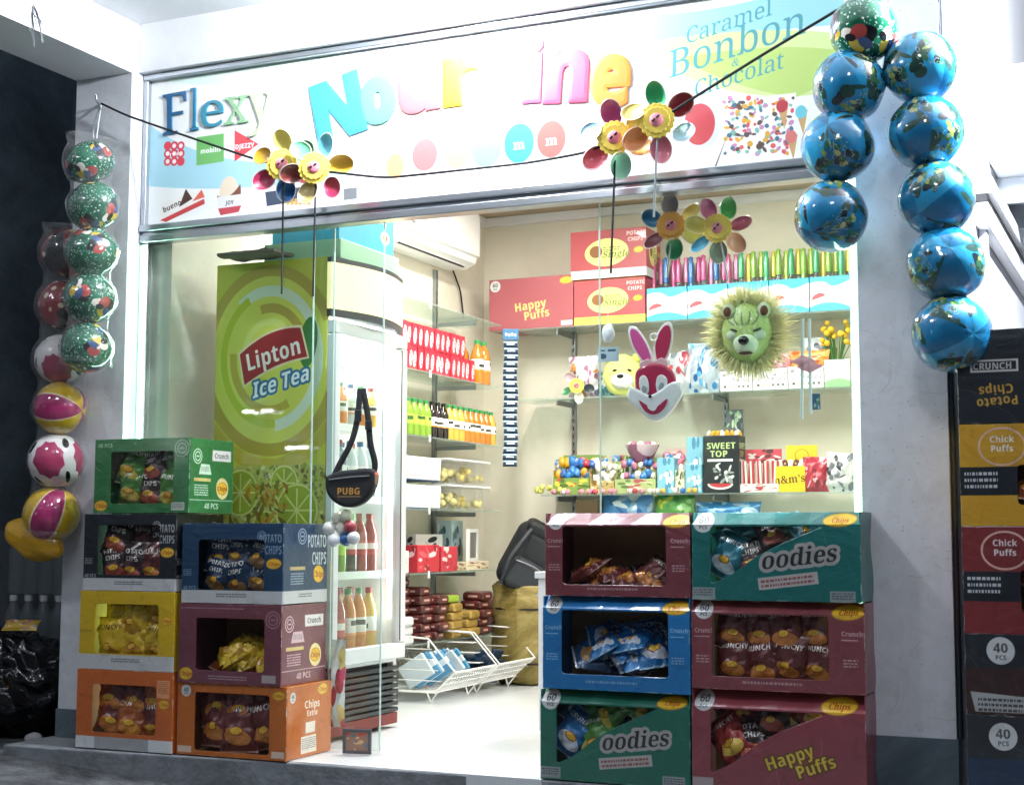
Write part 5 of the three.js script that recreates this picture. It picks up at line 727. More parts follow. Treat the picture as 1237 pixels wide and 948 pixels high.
[['teal and white toy bag leaning on the mask shelf', 672 + 60, 0.12, 0.17, '#7fb0b4', ['#e2e6e4', '#4a7a86']], ['red and cream toy bag between the yellow mask and the rabbit', 773, 0.13, 0.2, '#b8505a', ['#e8d8c8', '#7a2f3a']], ['purple toy bag behind the rabbit mask', 800, 0.14, 0.22, '#8a6aa0', ['#d8c8e0', '#5a3f70']], ['white and navy toy bag beside the blue foil bag', 873, 0.13, 0.3, '#c8ced6', ['#2a4a7c', '#eef0f2']], ['yellow green toy bag above the dotted boxes', 925, 0.13, 0.2, '#b4b84a', ['#e6e2a0', '#6a8a3a']], ['brown toy bag at the end of the mask shelf', 1000, 0.12, 0.25, '#a87f54', ['#d8b88a', '#6a4a2c']]].forEach(([l, px, w, h, a, b], i) => toyBag(l, px, 440, w, h, bagArt(a, b), BY[1], 0.17 + 0.02 * (i % 3), rnd(-0.12, 0.12)));
{ const t = thing('toy_flowers', 'bunch of yellow toy flowers on the mask shelf', 'toy', Z(1012, 440, zF - 0.1).setY(BY[1] + 0.155)); const hs = [], st = []; for (let i = 0; i < 22; i++) { const x = rnd(-0.08, 0.08), y = rnd(0.1, 0.24), z = rnd(-0.03, 0.04); hs.push(new THREE.IcosahedronGeometry(rnd(0.012, 0.022), 1).translate(x, y, z)); st.push(bar([x * 0.3, 0, 0], [x, y, z], 0.003, 4)); } mesh('flower_heads', hs, M(0xe2b62c, 0.5), t).userData.kind = 'stuff'; mesh('stems', st, M(0x4a7a3a, 0.6), t).userData.kind = 'stuff'; }
{ const p = Z(695, 465, zF - 0.02); const t = pinwheel('small orange flower pinwheel lying against the bag on the mask shelf', 697, 466, zF - 0.015, [0xe6e6e0, 0xd9c0cc, 0x3f8a5c, 0xe2e0da, 0x2f3a48], R(60), null, 0.7); }
pinwheel('orange pinwheel flower with a grey petal hung inside the window', 811, 273, -0.06, [0x6a6a72, 0x1f6a98, 0x7a2f44, 0x1f7a50, 0xb9c87a, 0xd9c86a], R(95), [806, 335, 1], 0.85, null, M(0xe0a04a, 0.6));
pinwheel('pale yellow pinwheel flower with lilac petals hung inside the window', 867, 276, -0.05, [0xb9547c, 0xe0cf6a, 0x3a9ac0, 0x9aa08a, 0xd98a6a, 0xb04a64, 0x3fae6a], R(115), [880, 340, 1], 0.85, null, M(0xe6c25a, 0.6));
// sweets on the lower back shelf
const Y3 = BY[2], px2 = (px, back = 0) => Z(px, 580, zF - back).x;
function display(name, label, pxa, pxb, pyTop, d, base, heads, n, r, back = 0, tray = 0.4) { // card tray with a wall at the back and rows of sweets
  const z = zF - back, a = Z(pxa, 590, z).x, b = Z(pxb, 590, z).x, h = Z((pxa + pxb) / 2, pyTop, z).y - Y3, w = b - a;
  const t = thing(name, label, 'sweet display', [(a + b) / 2, Y3 + 0.001, z - d / 2]);
  mesh('tray', [span(-w / 2, 0, -d / 2, w / 2, 0.005, d / 2), span(-w / 2, 0.006, d / 2 - 0.004, w / 2, h * tray, d / 2), span(-w / 2, 0.006, -d / 2, w / 2, h, -d / 2 + 0.004), span(-w / 2, 0.006, -d / 2 + 0.005, -w / 2 + 0.004, h * 0.6, d / 2 - 0.005), span(w / 2 - 0.004, 0.006, -d / 2 + 0.005, w / 2, h * 0.6, d / 2 - 0.005)], base, t);
  for (let i = 0; i < n; i++) { const row = Math.floor(i / Math.ceil(n / 2)), k = i % Math.ceil(n / 2), x = (k + 0.5) / Math.ceil(n / 2) * (w - 0.02) - w / 2 + 0.01, y = h * tray + r * 0.7 + row * h * 0.3; mesh('sweet', rough(new THREE.SphereGeometry(r * rnd(0.75, 1.1), 12, 9).scale(rnd(0.8, 1.1), rnd(1, 1.5), 0.9), r * 0.25, 40, i), heads[Math.floor(rnd(0, heads.length))], t, [x + rnd(-0.008, 0.008), y + rnd(-0.008, 0.02), d * 0.25 - row * d * 0.3], [0, 0, rnd(-0.5, 0.5)]); mesh('stick', bar([x, 0.006, d * 0.2 - row * d * 0.3], [x, y, d * 0.25 - row * d * 0.3], 0.003, 5), mat.white, t); }
  return t;
}
const sw = ['#2f7ac0', '#d9a52c', '#3a6ab0', '#c2404a', '#e8e4da', '#4f9a5a', '#c77a9c'].map(c => P(c, 0.3, { clearcoat: 0.6 })), lace = (bg, cs) => art(bg, cs);
display('sweet_display', 'green trayed display of blue and yellow sweets at the left end of the sweet shelf', 668, 712, 548, 0.18, lace('#7a9a4a', ['#4f6a2a', '#d9c24a', '#c9443a']), [sw[0], sw[1], sw[3], sw[2]], 14, 0.027);
display('sweet_display', 'display of white egg sweets next to the blue and yellow ones', 713, 742, 556, 0.16, lace('#b9a46a', ['#7a5a2a', '#e0d8b0']), [sw[4]], 8, 0.026);
display('sweet_display', 'green display of blue and pink lollipops on the sweet shelf', 743, 792, 552, 0.18, lace('#a9b87a', ['#5f7a3a', '#e6e0c0', '#b04a5a']), [sw[0], sw[6], sw[2], sw[4]], 14, 0.024);
display('sweet_display', 'pale display of pink sweets behind the turquoise boxes', 796, 842, 540, 0.14, lace('#dcc0b8', ['#e8d8cc', '#c97a8c']), [sw[6], sw[4]], 12, 0.024, 0.13);
{ const p = Z(776, 535, zF - 0.16), t = thing('paper_cone', 'flared purple paper basket of sweets behind the lollipops', 'basket', [p.x, Y3 + 0.2, p.z]); mesh('cup', lathe([[0.05, 0], [0.1, 0.1], [0.105, 0.1], [0.055, -0.004], [0, -0.004]], 20), lace('#a06a84', ['#7a4460', '#e0c8d0']), t); mesh('stand', lathe([[0, -0.2], [0.06, -0.2], [0.05, -0.005], [0, -0.005]], 16), lace('#b9c46a', ['#7a9a3a', '#e8e8c0']), t); for (let i = 0; i < 9; i++) mesh('sweet', new THREE.SphereGeometry(0.022, 10, 8), sw[i % 2 ? 6 : 4], t, [0.07 * Math.cos(i * 0.7), 0.1, 0.07 * Math.sin(i * 0.7)]); }
const tq = lace('#7fb9cc', ['#cfe4ea', '#4a8aa8', '#e8eef0']);
onShelf('sweet_box', 'turquoise sweet box beside the lollipop display', 'box', 794, 815, 553, Y3, 0.08, tq); onShelf('sweet_box', 'turquoise sweet box with a red base next to the black display', 'box', 828, 848, 561, Y3, 0.08, tq); onShelf('sweet_box', 'cream sweet box with a dark oval between turquoise boxes', 'box', 816, 827, 568, Y3, 0.06, lace('#d9d4b8', ['#2f5a3a', '#8a8a6a'])); onShelf('sweet_box', 'tall turquoise sweet box behind the small ones', 'box', 830, 850, 528, Y3, 0.06, tq, null, null, 0.09);
{ // black display
  const a = px2(850), b = px2(893), w = b - a, h = Z(870, 526, zF).y - Y3, t = thing('candy_bin', 'tall black candy bin with a watermelon slice print and card topper', 'candy bin', [(a + b) / 2, Y3 + 0.001, zF - 0.08]);
  mesh('bin', box(w, h, 0.15, 0, h / 2, 0, 0.004), print(128, 224, (g, W, H) => { g.fillStyle = '#1b2226'; g.fillRect(0, 0, W, H); g.fillStyle = '#b9d08a'; g.font = 'bold 34px sans-serif'; g.textAlign = 'center'; g.fillText('SWEET', W / 2, 52); g.fillText('TOP', W / 2 - 8, 84); g.fillStyle = '#e4e6e4'; g.fillRect(14, 92, 92, 10); for (let i = 0; i < 18; i++) { g.fillStyle = i % 2 ? '#8a9490' : '#c9cfca'; g.beginPath(); g.ellipse(rnd(24, 104), rnd(110, 180), rnd(4, 16), rnd(3, 8), rnd(0, 3), 0, 7); g.fill(); } g.fillStyle = '#e4e6e0'; g.beginPath(); g.ellipse(60, 190, 46, 22, 0, 0, 3.2); g.fill(); g.fillStyle = '#b3383c'; g.beginPath(); g.ellipse(60, 188, 40, 16, 0, 0, 3.2); g.fill(); }), t);
  mesh('topper', box(w * 0.5, 0.16, 0.005, w * 0.22, h + 0.08, -0.06), lace('#5a6468', ['#8fb08a', '#3a4448', '#b9c8b0']), t);
  for (let i = 0; i < 14; i++) mesh('sweet', new THREE.SphereGeometry(0.014, 8, 6).scale(0.8, 1.6, 0.8), i % 3 ? sw[1] : sw[4], t, [(i % 7 - 3) * w / 7.4, h + 0.014, 0.03 - Math.floor(i / 7) * 0.06], [0, 0, rnd(-0.4, 0.4)]);
}
{ const a = px2(893), b = px2(940), w = b - a, t = thing('sweet_display', 'red and white display of striped candy sticks beside the black bin', 'sweet display', [(a + b) / 2, Y3 + 0.001, zF - 0.08]); const h = Z(915, 556, zF).y - Y3; mesh('tray', box(w, 0.05, 0.13, 0, 0.025, 0, 0.004), lace('#d9d5d2', ['#b03a44', '#c9c4c0']), t); mesh('header', box(w * 0.94, 0.08, 0.006, 0, h + 0.03, -0.05), lace('#c9505c', ['#e8dcdc', '#5a3a40']), t); for (let i = 0; i < 16; i++) mesh('stick', box(0.011, h - 0.03, 0.02, 0, 0, 0, 0.003), i % 2 ? sw[3] : sw[4], t, [(i + 0.5) / 16 * w - w / 2, h / 2 + 0.012, 0.03 + 0.012 * (i % 3)], [0, 0, rnd(-0.06, 0.06)]); }
{ const a = px2(934), b = px2(972), w = b - a, h = Z(953, 563, zF).y - Y3, t = thing('candy_box', 'open yellow chocolate candy box with its lid standing behind', 'box', [(a + b) / 2, Y3 + 0.001, zF - 0.07]); const ym = print(128, 96, (g, W, H) => { g.fillStyle = '#e0c22c'; g.fillRect(0, 0, W, H); g.fillStyle = '#4a2a1a'; g.font = 'bold 40px serif'; g.textAlign = 'center'; g.save(); g.translate(W / 2 - 4, H * 0.66); g.rotate(-0.08); g.fillText("m&m's", 0, 0); g.restore(); });
  mesh('tray', box(w, h, 0.1, 0, h / 2, 0, 0.003), ym, t); mesh('lid', box(w, 0.11, 0.005, 0.05, h + 0.07, -0.055), print(96, 64, (g, W, H) => { g.fillStyle = '#e6cc3a'; g.fillRect(0, 0, W, H); g.strokeStyle = '#b99a2a'; g.lineWidth = 4; g.beginPath(); g.ellipse(48, 34, 20, 20, 0, 0, 7); g.stroke(); }), t); for (let i = 0; i < 5; i++) mesh('sweet_pack', box(0.03, 0.05, 0.02, 0, 0, 0, 0.008), i % 2 ? wrap.brown : sw[4], t, [(i - 2) * w / 6, h + 0.015, 0.01], [0, 0, rnd(-0.5, 0.5)]); }
toyBag('red sweet bag beside the yellow candy box', 986, 570, 0.15, 0.2, bagArt('#b8384a', ['#e8c0c4', '#d0606c', '#8a2434']), Y3, 0.05); toyBag('white patterned sweet bag at the right end of the sweet shelf', 1016, 568, 0.18, 0.22, bagArt('#d9dbdc', ['#7a8088', '#3a4048', '#e8e8e8']), Y3, 0.05, -0.1);
onShelf('kraft_box', 'dark brown box on the lowest back shelf', 'box', 695, 722, 604, BY[3], 0.2, P(0x4a3e26, 0.8)); toyBag('large blue and silver bag on the lowest back shelf', 758, 612, 0.34, 0.27, bagArt('#4a84b8', ['#c9d4dc', '#2f62a0', '#8fb0c8']), BY[3], 0.08); toyBag('large green bag on the lowest back shelf', 815, 612, 0.26, 0.27, bagArt('#5a9a4a', ['#b9c23a', '#3a7a3a', '#8fc07a']), BY[3], 0.08); toyBag('long blue bag at the right of the lowest back shelf', 880, 618, 0.4, 0.22, bagArt('#3a7fb8', ['#5f9fd0', '#2a6aa0', '#a9c8dc']), BY[3], 0.08);
{ const g = []; for (let i = 0; i < 26; i++) { const a = rnd(0, 6.28), r = rnd(0, 0.09); g.push(new THREE.IcosahedronGeometry(rnd(0.012, 0.024), 0).translate(r * Math.cos(a) * 1.6, rnd(0, 0.03), r * Math.sin(a))); } cube('yellow_garland', 'pale yellow tinsel lying at the corner of the sweet shelf', 'tinsel', g, M(0xd9dc7a, 0.6)).position.set(px2(662) + 0.03, Y3 + 0.02, zF - 0.06); }
/* ---------- masks and things hung in the window ---------- */
const flat = (pts, cx, cy, s, depth, bev) => { const sh = new THREE.Shape(); const q = pts.map(([x, y]) => new THREE.Vector2((x - cx) / s, -(y - cy) / s)); const c = new THREE.SplineCurve([...q, q[0]]).getPoints(pts.length * 4); sh.setFromPoints(c); return new THREE.ExtrudeGeometry(sh, { depth, bevelEnabled: true, bevelSize: bev, bevelThickness: bev, bevelSegments: 3 }); };
{ // pink rabbit mask; outline measured in picture pixels, 318 of them to the metre at the window
  const cx = 791, cy = 455, s = 322, t = thing('rabbit_mask', 'pink rabbit mask with tall ears and a white muzzle hung in the window', 'mask', Z(cx, cy, -0.09), 0.14);
  const crimson = P(0xb02a50, 0.3, { clearcoat: 0.5 }), wht = P(0xe4e4e8, 0.35, { clearcoat: 0.4 }), pink = P(0xcc4f92, 0.4, { clearcoat: 0.3 });
  const F = (name, pts, m, z, d = 0.006, b = 0.004) => mesh(name, flat(pts, cx, cy, s, d, b), m, t, [0, 0, z]);
  const ear1 = [[777, 436], [765, 418], [759, 400], [760, 391], [768, 394], [778, 408], [785, 424], [787, 436]], ear2 = [[793, 436], [791, 418], [796, 400], [804, 389], [811, 389], [813, 402], [810, 420], [803, 436]];
  F('ear', ear1, wht, -0.012, 0.004, 0.005); F('ear', ear2, wht, -0.012, 0.004, 0.005);
  const shrink = (p, k) => { const mx = p.reduce((a, b) => a + b[0], 0) / p.length, my = p.reduce((a, b) => a + b[1], 0) / p.length; return p.map(([x, y]) => [mx + (x - mx) * k, my + (y - my) * k]); };
  F('inner_ear', shrink(ear1, 0.86), pink, -0.003, 0.003, 0.002); F('inner_ear', shrink(ear2, 0.86), crimson, -0.003, 0.003, 0.002);
  F('face', [[771, 468], [771, 452], [778, 445], [790, 442], [804, 445], [812, 452], [815, 462], [812, 474], [790, 486]], crimson, 0, 0.012, 0.012);
  F('tuft', [[776, 447], [774, 439], [783, 434], [791, 437], [801, 433], [807, 440], [804, 447], [790, 450]], P(0xd8a8b4, 0.6), 0.006);
  F('muzzle', [[764, 472], [772, 476], [783, 482], [791, 482], [802, 476], [812, 469], [821, 467], [824, 477], [818, 488], [810, 499], [799, 507], [789, 507], [778, 497], [766, 487], [762, 479]], wht, 0.022, 0.01, 0.012);
  F('eye', [[774, 464], [775, 457], [779, 455], [783, 461], [784, 472], [781, 477], [776, 474]], wht, 0.022, 0.004, 0.004); F('eye', [[795, 466], [797, 457], [802, 455], [807, 460], [806, 469], [802, 475], [797, 475]], wht, 0.022, 0.004, 0.004);
  F('pupil', [[777, 470], [779, 467], [782, 470], [781, 475], [778, 475]], P(0x9aa0a4, 0.3), 0.032, 0.002, 0.002); F('pupil', [[798, 470], [801, 464], [804, 466], [803, 472], [800, 474]], P(0x9aa0a4, 0.3), 0.032, 0.002, 0.002);
  F('mouth', [[774, 486], [783, 492], [791, 497], [799, 493], [809, 485], [806, 494], [799, 501], [790, 503], [781, 498]], crimson, 0.044, 0.002, 0.002); F('teeth', [[784, 490], [791, 489], [797, 490], [795, 497], [791, 499], [786, 496]], wht, 0.0485, 0.002, 0.001);
  mesh('nose', new THREE.SphereGeometry(0.007, 10, 8), mat.black, t, [(788 - cx) / s, -(481 - cy) / s, 0.05]); mesh('hang_ring', new THREE.TorusGeometry(0.014, 0.003, 6, 16), mat.white, t, [-0.003, 0.155, 0.002]);
}
{ // fur rimmed mask
  const cx = 903, cy = 402, t = thing('fur_mask', 'green animal mask with brown ears in a ring of pale yellow fur', 'mask', Z(cx, cy, -0.14), 0.14), k = 1 / 316;
  const face = new THREE.SphereGeometry(1, 32, 24).scale(0.1, 0.118, 0.06); rough(face, 0.006, 18, 2);
  mesh('face', face, print(256, 256, (g, w, h) => { g.fillStyle = '#b3c472'; g.fillRect(0, 0, w, h); for (let i = 0; i < 300; i++) { g.strokeStyle = ['#9fb06a', '#d5dbb8', '#8aa05a'][i % 3]; g.lineWidth = 2; const x = rnd(0, w), y = rnd(0, h); g.beginPath(); g.moveTo(x, y); g.lineTo(x + rnd(-6, 6), y + rnd(6, 18)); g.stroke(); } g.strokeStyle = '#6d7a5a'; g.lineWidth = 3; for (let i = 0; i < 5; i++) { const x = 56 + (i - 2) * 16; g.beginPath(); g.moveTo(x, 70); g.quadraticCurveTo(x + (i - 2) * 2, 90, 60 + (i - 2) * 7, 112); g.stroke(); } }), t);
  mesh('muzzle', rough(new THREE.SphereGeometry(1, 20, 14).scale(0.05, 0.042, 0.045), 0.003, 20), P(0xd3dcc0, 0.7), t, [0, -0.05, 0.04]); mesh('nose', new THREE.SphereGeometry(1, 16, 10).scale(0.021, 0.018, 0.014), mat.blackGloss, t, [-0.004, -0.04, 0.086]); mesh('mouth', new THREE.SphereGeometry(1, 12, 8).scale(0.028, 0.007, 0.012), P(0x5a3a24, 0.7), t, [0, -0.086, 0.064]);
  for (const sgn of [-1, 1]) { mesh('ear', new THREE.SphereGeometry(1, 14, 10).scale(0.026, 0.03, 0.016), P(0xc9cdb0, 0.8), t, [sgn * 0.068, 0.082, 0.03]); mesh('inner_ear', new THREE.SphereGeometry(1, 12, 8).scale(0.016, 0.02, 0.01), P(0x6a3a22, 0.8), t, [sgn * 0.07, 0.078, 0.041]); mesh('eye', new THREE.SphereGeometry(1, 12, 8).scale(0.018, 0.005, 0.008), P(0x3f4a3c, 0.5), t, [sgn * 0.043, 0.004, 0.053], [0, 0, sgn * 0.35]); mesh('cheek', new THREE.SphereGeometry(1, 12, 8).scale(0.026, 0.02, 0.012), P(0xc9d2b4, 0.8), t, [sgn * 0.05, -0.014, 0.046]); }
  const fur = []; for (let i = 0; i < 1700; i++) { const a = rnd(0, 6.283), l = rnd(0.05, 0.105) * (Math.cos(a) > 0.4 && rnd() > 0.7 ? 1.6 : 1), c = new THREE.ConeGeometry(rnd(0.0016, 0.0036), l, 3).translate(0, l / 2, 0).rotateX(rnd(-0.3, 0.75)).rotateZ(a - Math.PI / 2 + rnd(-0.4, 0.4)); c.translate(0.094 * Math.cos(a) * rnd(0.85, 1.04), 0.112 * Math.sin(a) * rnd(0.85, 1.04), rnd(-0.02, 0.015)); fur.push(c); } mesh('fur', fur, P(0xfdf8c4, 0.95, { transmission: 0.35, thickness: 0 }), t).userData.kind = 'stuff';
}
{ // yellow mask on the shelf
  const t = thing('lion_mask', 'small pale yellow animal mask on the shelf behind the rabbit mask', 'mask', Z(752, 448, zF - 0.05).setY(BY[1] + 0.13), 0.3); mesh('face', rough(new THREE.SphereGeometry(1, 24, 16).scale(0.12, 0.125, 0.05), 0.01, 14), P(0xd3d47a, 0.6), t); mesh('muzzle', rough(new THREE.SphereGeometry(1, 16, 12).scale(0.07, 0.05, 0.045), 0.005, 20), P(0xe6e6dc, 0.6), t, [0, -0.04, 0.04]); mesh('nose', new THREE.SphereGeometry(1, 12, 8).scale(0.022, 0.012, 0.012), mat.black, t, [-0.01, -0.015, 0.085]); for (const sgn of [-1, 1]) { mesh('eye', new THREE.SphereGeometry(1, 10, 8).scale(0.014, 0.007, 0.006), mat.black, t, [sgn * 0.045, 0.025, 0.046], [0, 0, -sgn * 0.3]); mesh('ear', new THREE.SphereGeometry(1, 12, 8).scale(0.03, 0.03, 0.015), P(0xb9c25a, 0.7), t, [sgn * 0.085, 0.1, 0.01]); }
}
{ // unicorn wands and small hung toys
  [[970, 506], [978, 500]].forEach(([x, y], i) => { const t = thing('toy_wand', i ? 'white toy wand with pink bow hung in the window' : 'silver toy wand with pink bow hung in the window', 'toy wand', Z(x, 385, -0.07)), e = Z(x + (i ? 2 : -1), y, -0.07).sub(t.position); mesh('stick', bar([0, 0, 0], [e.x, e.y, e.z], 0.006, 8), i ? mat.white : P(0xd8dce0, 0.3), t); mesh('bow', [-1, 1].map(q => new THREE.ConeGeometry(0.026, 0.05, 6).scale(1, 1, 0.5).rotateZ(q * Math.PI / 2).translate(-q * 0.026, -0.16 - i * 0.02, 0.004)).concat([new THREE.SphereGeometry(0.011, 8, 6).translate(0, -0.16 - i * 0.02, 0.006)]), P(0xf0b8c8, 0.5, { transmission: 0.3, thickness: 0 }), t); });
  const c = Z(735, 428, -0.06), t = thing('hang_card', 'small grey blue card hung in the window left of the rabbit mask', 'card', c, 0.1); mesh('card', box(0.085, 0.058, 0.003), print(96, 64, (g, w, h) => { g.fillStyle = '#b3c6d2'; g.fillRect(0, 0, w, h); g.fillStyle = '#3c5a70'; g.beginPath(); g.ellipse(24, 40, 16, 12, 0, 0, 7); g.fill(); g.fillRect(46, 10, 36, 10); g.fillRect(14, 12, 20, 6); }), t); mesh('cord', bar([0, 0.03, 0], [0, 0.16, 0], 0.0015, 5), mat.white, t);
  blob('white_ornament', 'small white plush ornament hung above the grey blue card', 'ornament', 735, 403, zF + 0.06, 0.05, 0.075, 0.03, P(0xdfe2e6, 0.5), 3, 0.2);
  cube('hang_tag', 'small blue and green packet hung beside the toy wands', 'packet', box(0.035, 0.06, 0.01, 0, 0, 0, 0.003), art('#4a6a8c', ['#5f9a5a', '#b9c8d4'])).position.copy(Z(986, 485, -0.075));
}
{ // waist bag on the door leaf
  const cx = 425, cy = 590, s = 300, t = thing('waist_bag', 'black waist bag with gold lettering hung on the glass door', 'bag', Z(cx, cy, 0.05), 0.2);
  const g = flat([[398, 578], [412, 573], [430, 571], [452, 570], [455, 580], [449, 596], [436, 607], [420, 609], [406, 602], [399, 592]], cx, cy, s, 0.03, 0.014), p = g.attributes.position, uv = g.attributes.uv; for (let i = 0; i < p.count; i++) uv.setXY(i, p.getX(i) / 0.22 + 0.5, p.getY(i) / 0.16 + 0.5);
  mesh('pouch', g, T(canvas(256, 186, (c, w, h) => { c.fillStyle = '#17191c'; c.fillRect(0, 0, w, h); for (let i = 0; i < 900; i++) { c.fillStyle = i % 2 ? '#1d2024' : '#121417'; c.fillRect(rnd(0, w), rnd(0, h), 3, 2); } c.fillStyle = '#c08a34'; c.font = 'bold 44px sans-serif'; c.textAlign = 'center'; c.fillText('PUBG', w * 0.5, h * 0.66); c.fillStyle = '#8a6a34'; c.fillRect(w * 0.28, h * 0.7, w * 0.46, 5); }), 0.75), t);
  mesh('zip', tube([[-0.085, 0.035, 0.046], [0, 0.045, 0.05], [0.09, 0.05, 0.046]], 0.003, 16), mat.steel, t);
  const st = (a, r) => { const c = new THREE.CatmullRomCurve3(a.map(([x, y, z]) => V((x - cx) / s, -(y - cy) / s, z))), gg = new THREE.TubeGeometry(c, 30, 0.014, 6); return gg; };
  mesh('strap', [st([[399, 580, 0.01], [408, 562, 0.012], [425, 530, 0.016], [432, 500, 0.012], [434, 466, 0.0]]), st([[453, 575, 0.01], [455, 560, 0.012], [449, 535, 0.018], [446, 505, 0.016], [438, 466, 0.002]])].map(q => q.scale(1, 1, 0.4)), P(0x1d1f23, 0.8), t); mesh('buckle', [box(0.03, 0.05, 0.012, (433 - cx) / s, -(500 - cy) / s, 0.01, 0.004), box(0.03, 0.04, 0.012, (447 - cx) / s, -(512 - cy) / s, 0.012, 0.004)], P(0x2c3035, 0.35), t);
  const n = thing('toy_ball_net', 'net of small white and coloured toy balls under the waist bag', 'toy balls', Z(413, 638, 0.05)); [[-0.02, 0.04, 0xd9d6c4], [0.025, 0.05, 0xc9cdb0], [-0.05, 0.0, 0xdedcd6], [0.0, 0.0, 0xe2dfd0], [0.045, 0.005, 0x9c3a44], [-0.025, -0.05, 0xd6d8dc], [0.02, -0.045, 0x2a5f9c], [0.06, -0.04, 0xd0d2d6]].forEach(([x, y, c], i) => mesh('toy_ball', new THREE.SphereGeometry(0.028, 16, 12), P(c, 0.3, { clearcoat: 0.5 }), n, [x, y, 0.01 * (i % 3)])); mesh('string', bar([0, 0.06, 0], [0.02, 0.3, 0], 0.002, 5), mat.white, n);
  const fr = thing('picture_card', 'small framed picture standing at the foot of the glass door', 'picture', Z(431, 906, 0.06).setY(0.004), 0.2); mesh('frame', [box(0.12, 0.012, 0.012, 0, 0.006, 0), box(0.12, 0.012, 0.012, 0, 0.092, 0), box(0.012, 0.073, 0.012, -0.054, 0.049, 0), box(0.012, 0.073, 0.012, 0.054, 0.049, 0)], P(0x4a4c50, 0.5), fr); mesh('picture', box(0.1, 0.076, 0.005, 0, 0.049, 0), art('#8a6a5a', ['#b04a3a', '#c9a46a', '#5a6a7a']), fr);
  const pk = tag(mesh('toy_bag', pouches[2], bagArt('#d3d6d6', ['#c94a6a', '#e6e2de', '#b03a54', '#d9c07a'])), 'clear bag of pink toys hung behind the glass by the orange carton', 'toy bag'); pk.position.copy(Z(402, 825, -0.05)); pk.scale.set(0.12, 0.36, 0.08);
}
{ // white counter behind the right stack
  const x0 = Z(650, 720, -0.5).x, t = thing('sales_counter', 'white sales counter behind the right stack of cartons', 'counter', [x0, 0, -1.0]); mesh('body', span(0, 0.06, 0, 2.95 - x0, 0.7, 0.5, 0.006), mat.white, t); mesh('plinth', span(0.03, 0, 0.02, 2.9 - x0, 0.059, 0.47), mat.aluDark, t); mesh('worktop', span(-0.012, 0.701, -0.01, 2.96 - x0, 0.73, 0.512, 0.004), P(0xdfe2e4, 0.3, { clearcoat: 0.4 }), t);
}
/* ---------- side alleys ---------- */
{ // right alley wall fittings, all on the wall face x = 3.53
  const w = 3.532, zn = (px, py, x) => X(px, py, x).z;
  const bz = zn(1200, 165, w + 0.02), bt = X(1205, 112, w).y, bb = X(1205, 218, w).y, t = thing('outdoor_unit', 'white outdoor cooling unit on the alley wall', 'cooling unit', [w, bb, bz]); mesh('casing', span(0.002, 0, -1.1, 0.3, bt - bb, -0.0, 0.02), P(0xe6e9ea, 0.4), t); for (const z of [-0.9, -0.3]) mesh('bracket', span(0.0, -0.12, z, 0.3, -0.002, z + 0.03), mat.alu, t); mesh('fan_grille', [...Array(6)].map((_, i) => new THREE.TorusGeometry(0.05 + i * 0.03, 0.004, 6, 32).rotateY(Math.PI / 2).translate(0.305, (bt - bb) / 2, -0.55)), mat.white, t);
  const cz = zn(1166, 150, w), cz2 = zn(1182, 150, w); cube('cable_trunk', 'grey cable trunking running down the alley wall', 'trunking', span(w, 0.3, cz2, w + 0.03, 2.62, cz2 + 0.09, 0.004), P(0xb4bac0, 0.5));
  const ly = X(1190, 262, w).y, l = thing('wall_ledge', 'white moulded ledge with a dark groove along the alley wall', 'ledge', [w, ly, -5.8]); mesh('moulding', [span(0, -0.1, 0, 0.05, -0.004, 5.05, 0.008), span(0, 0.03, 0, 0.07, 0.1, 5.05, 0.01)], mat.plaster, l); mesh('groove', span(0, -0.003, 0, 0.045, 0.029, 5.05), mat.black, l);
  const d = thing('alley_door', 'pale panelled door with moulded frame in the alley wall', 'door', [w, -0.15, -2.3]); mesh('leaf', span(0, 0, -0.9, 0.03, 1.95, 0, 0.004), P(0xd3d8dc, 0.5), d); mesh('frame', [span(0, 0, 0.002, 0.07, 2.03, 0.09, 0.01), span(0, 0, -0.99, 0.07, 2.03, -0.902, 0.01), span(0, 1.952, -0.9, 0.07, 2.03, 0, 0.01)], mat.plaster, d); for (const y of [0.2, 1.1]) mesh('panel', span(0.031, y, -0.75, 0.045, y + 0.7, -0.15, 0.006), P(0xc6ccd2, 0.5), d); mesh('handle', bar([0.07, 1.0, -0.82], [0.07, 1.0, -0.7], 0.01), mat.steel, d);
}
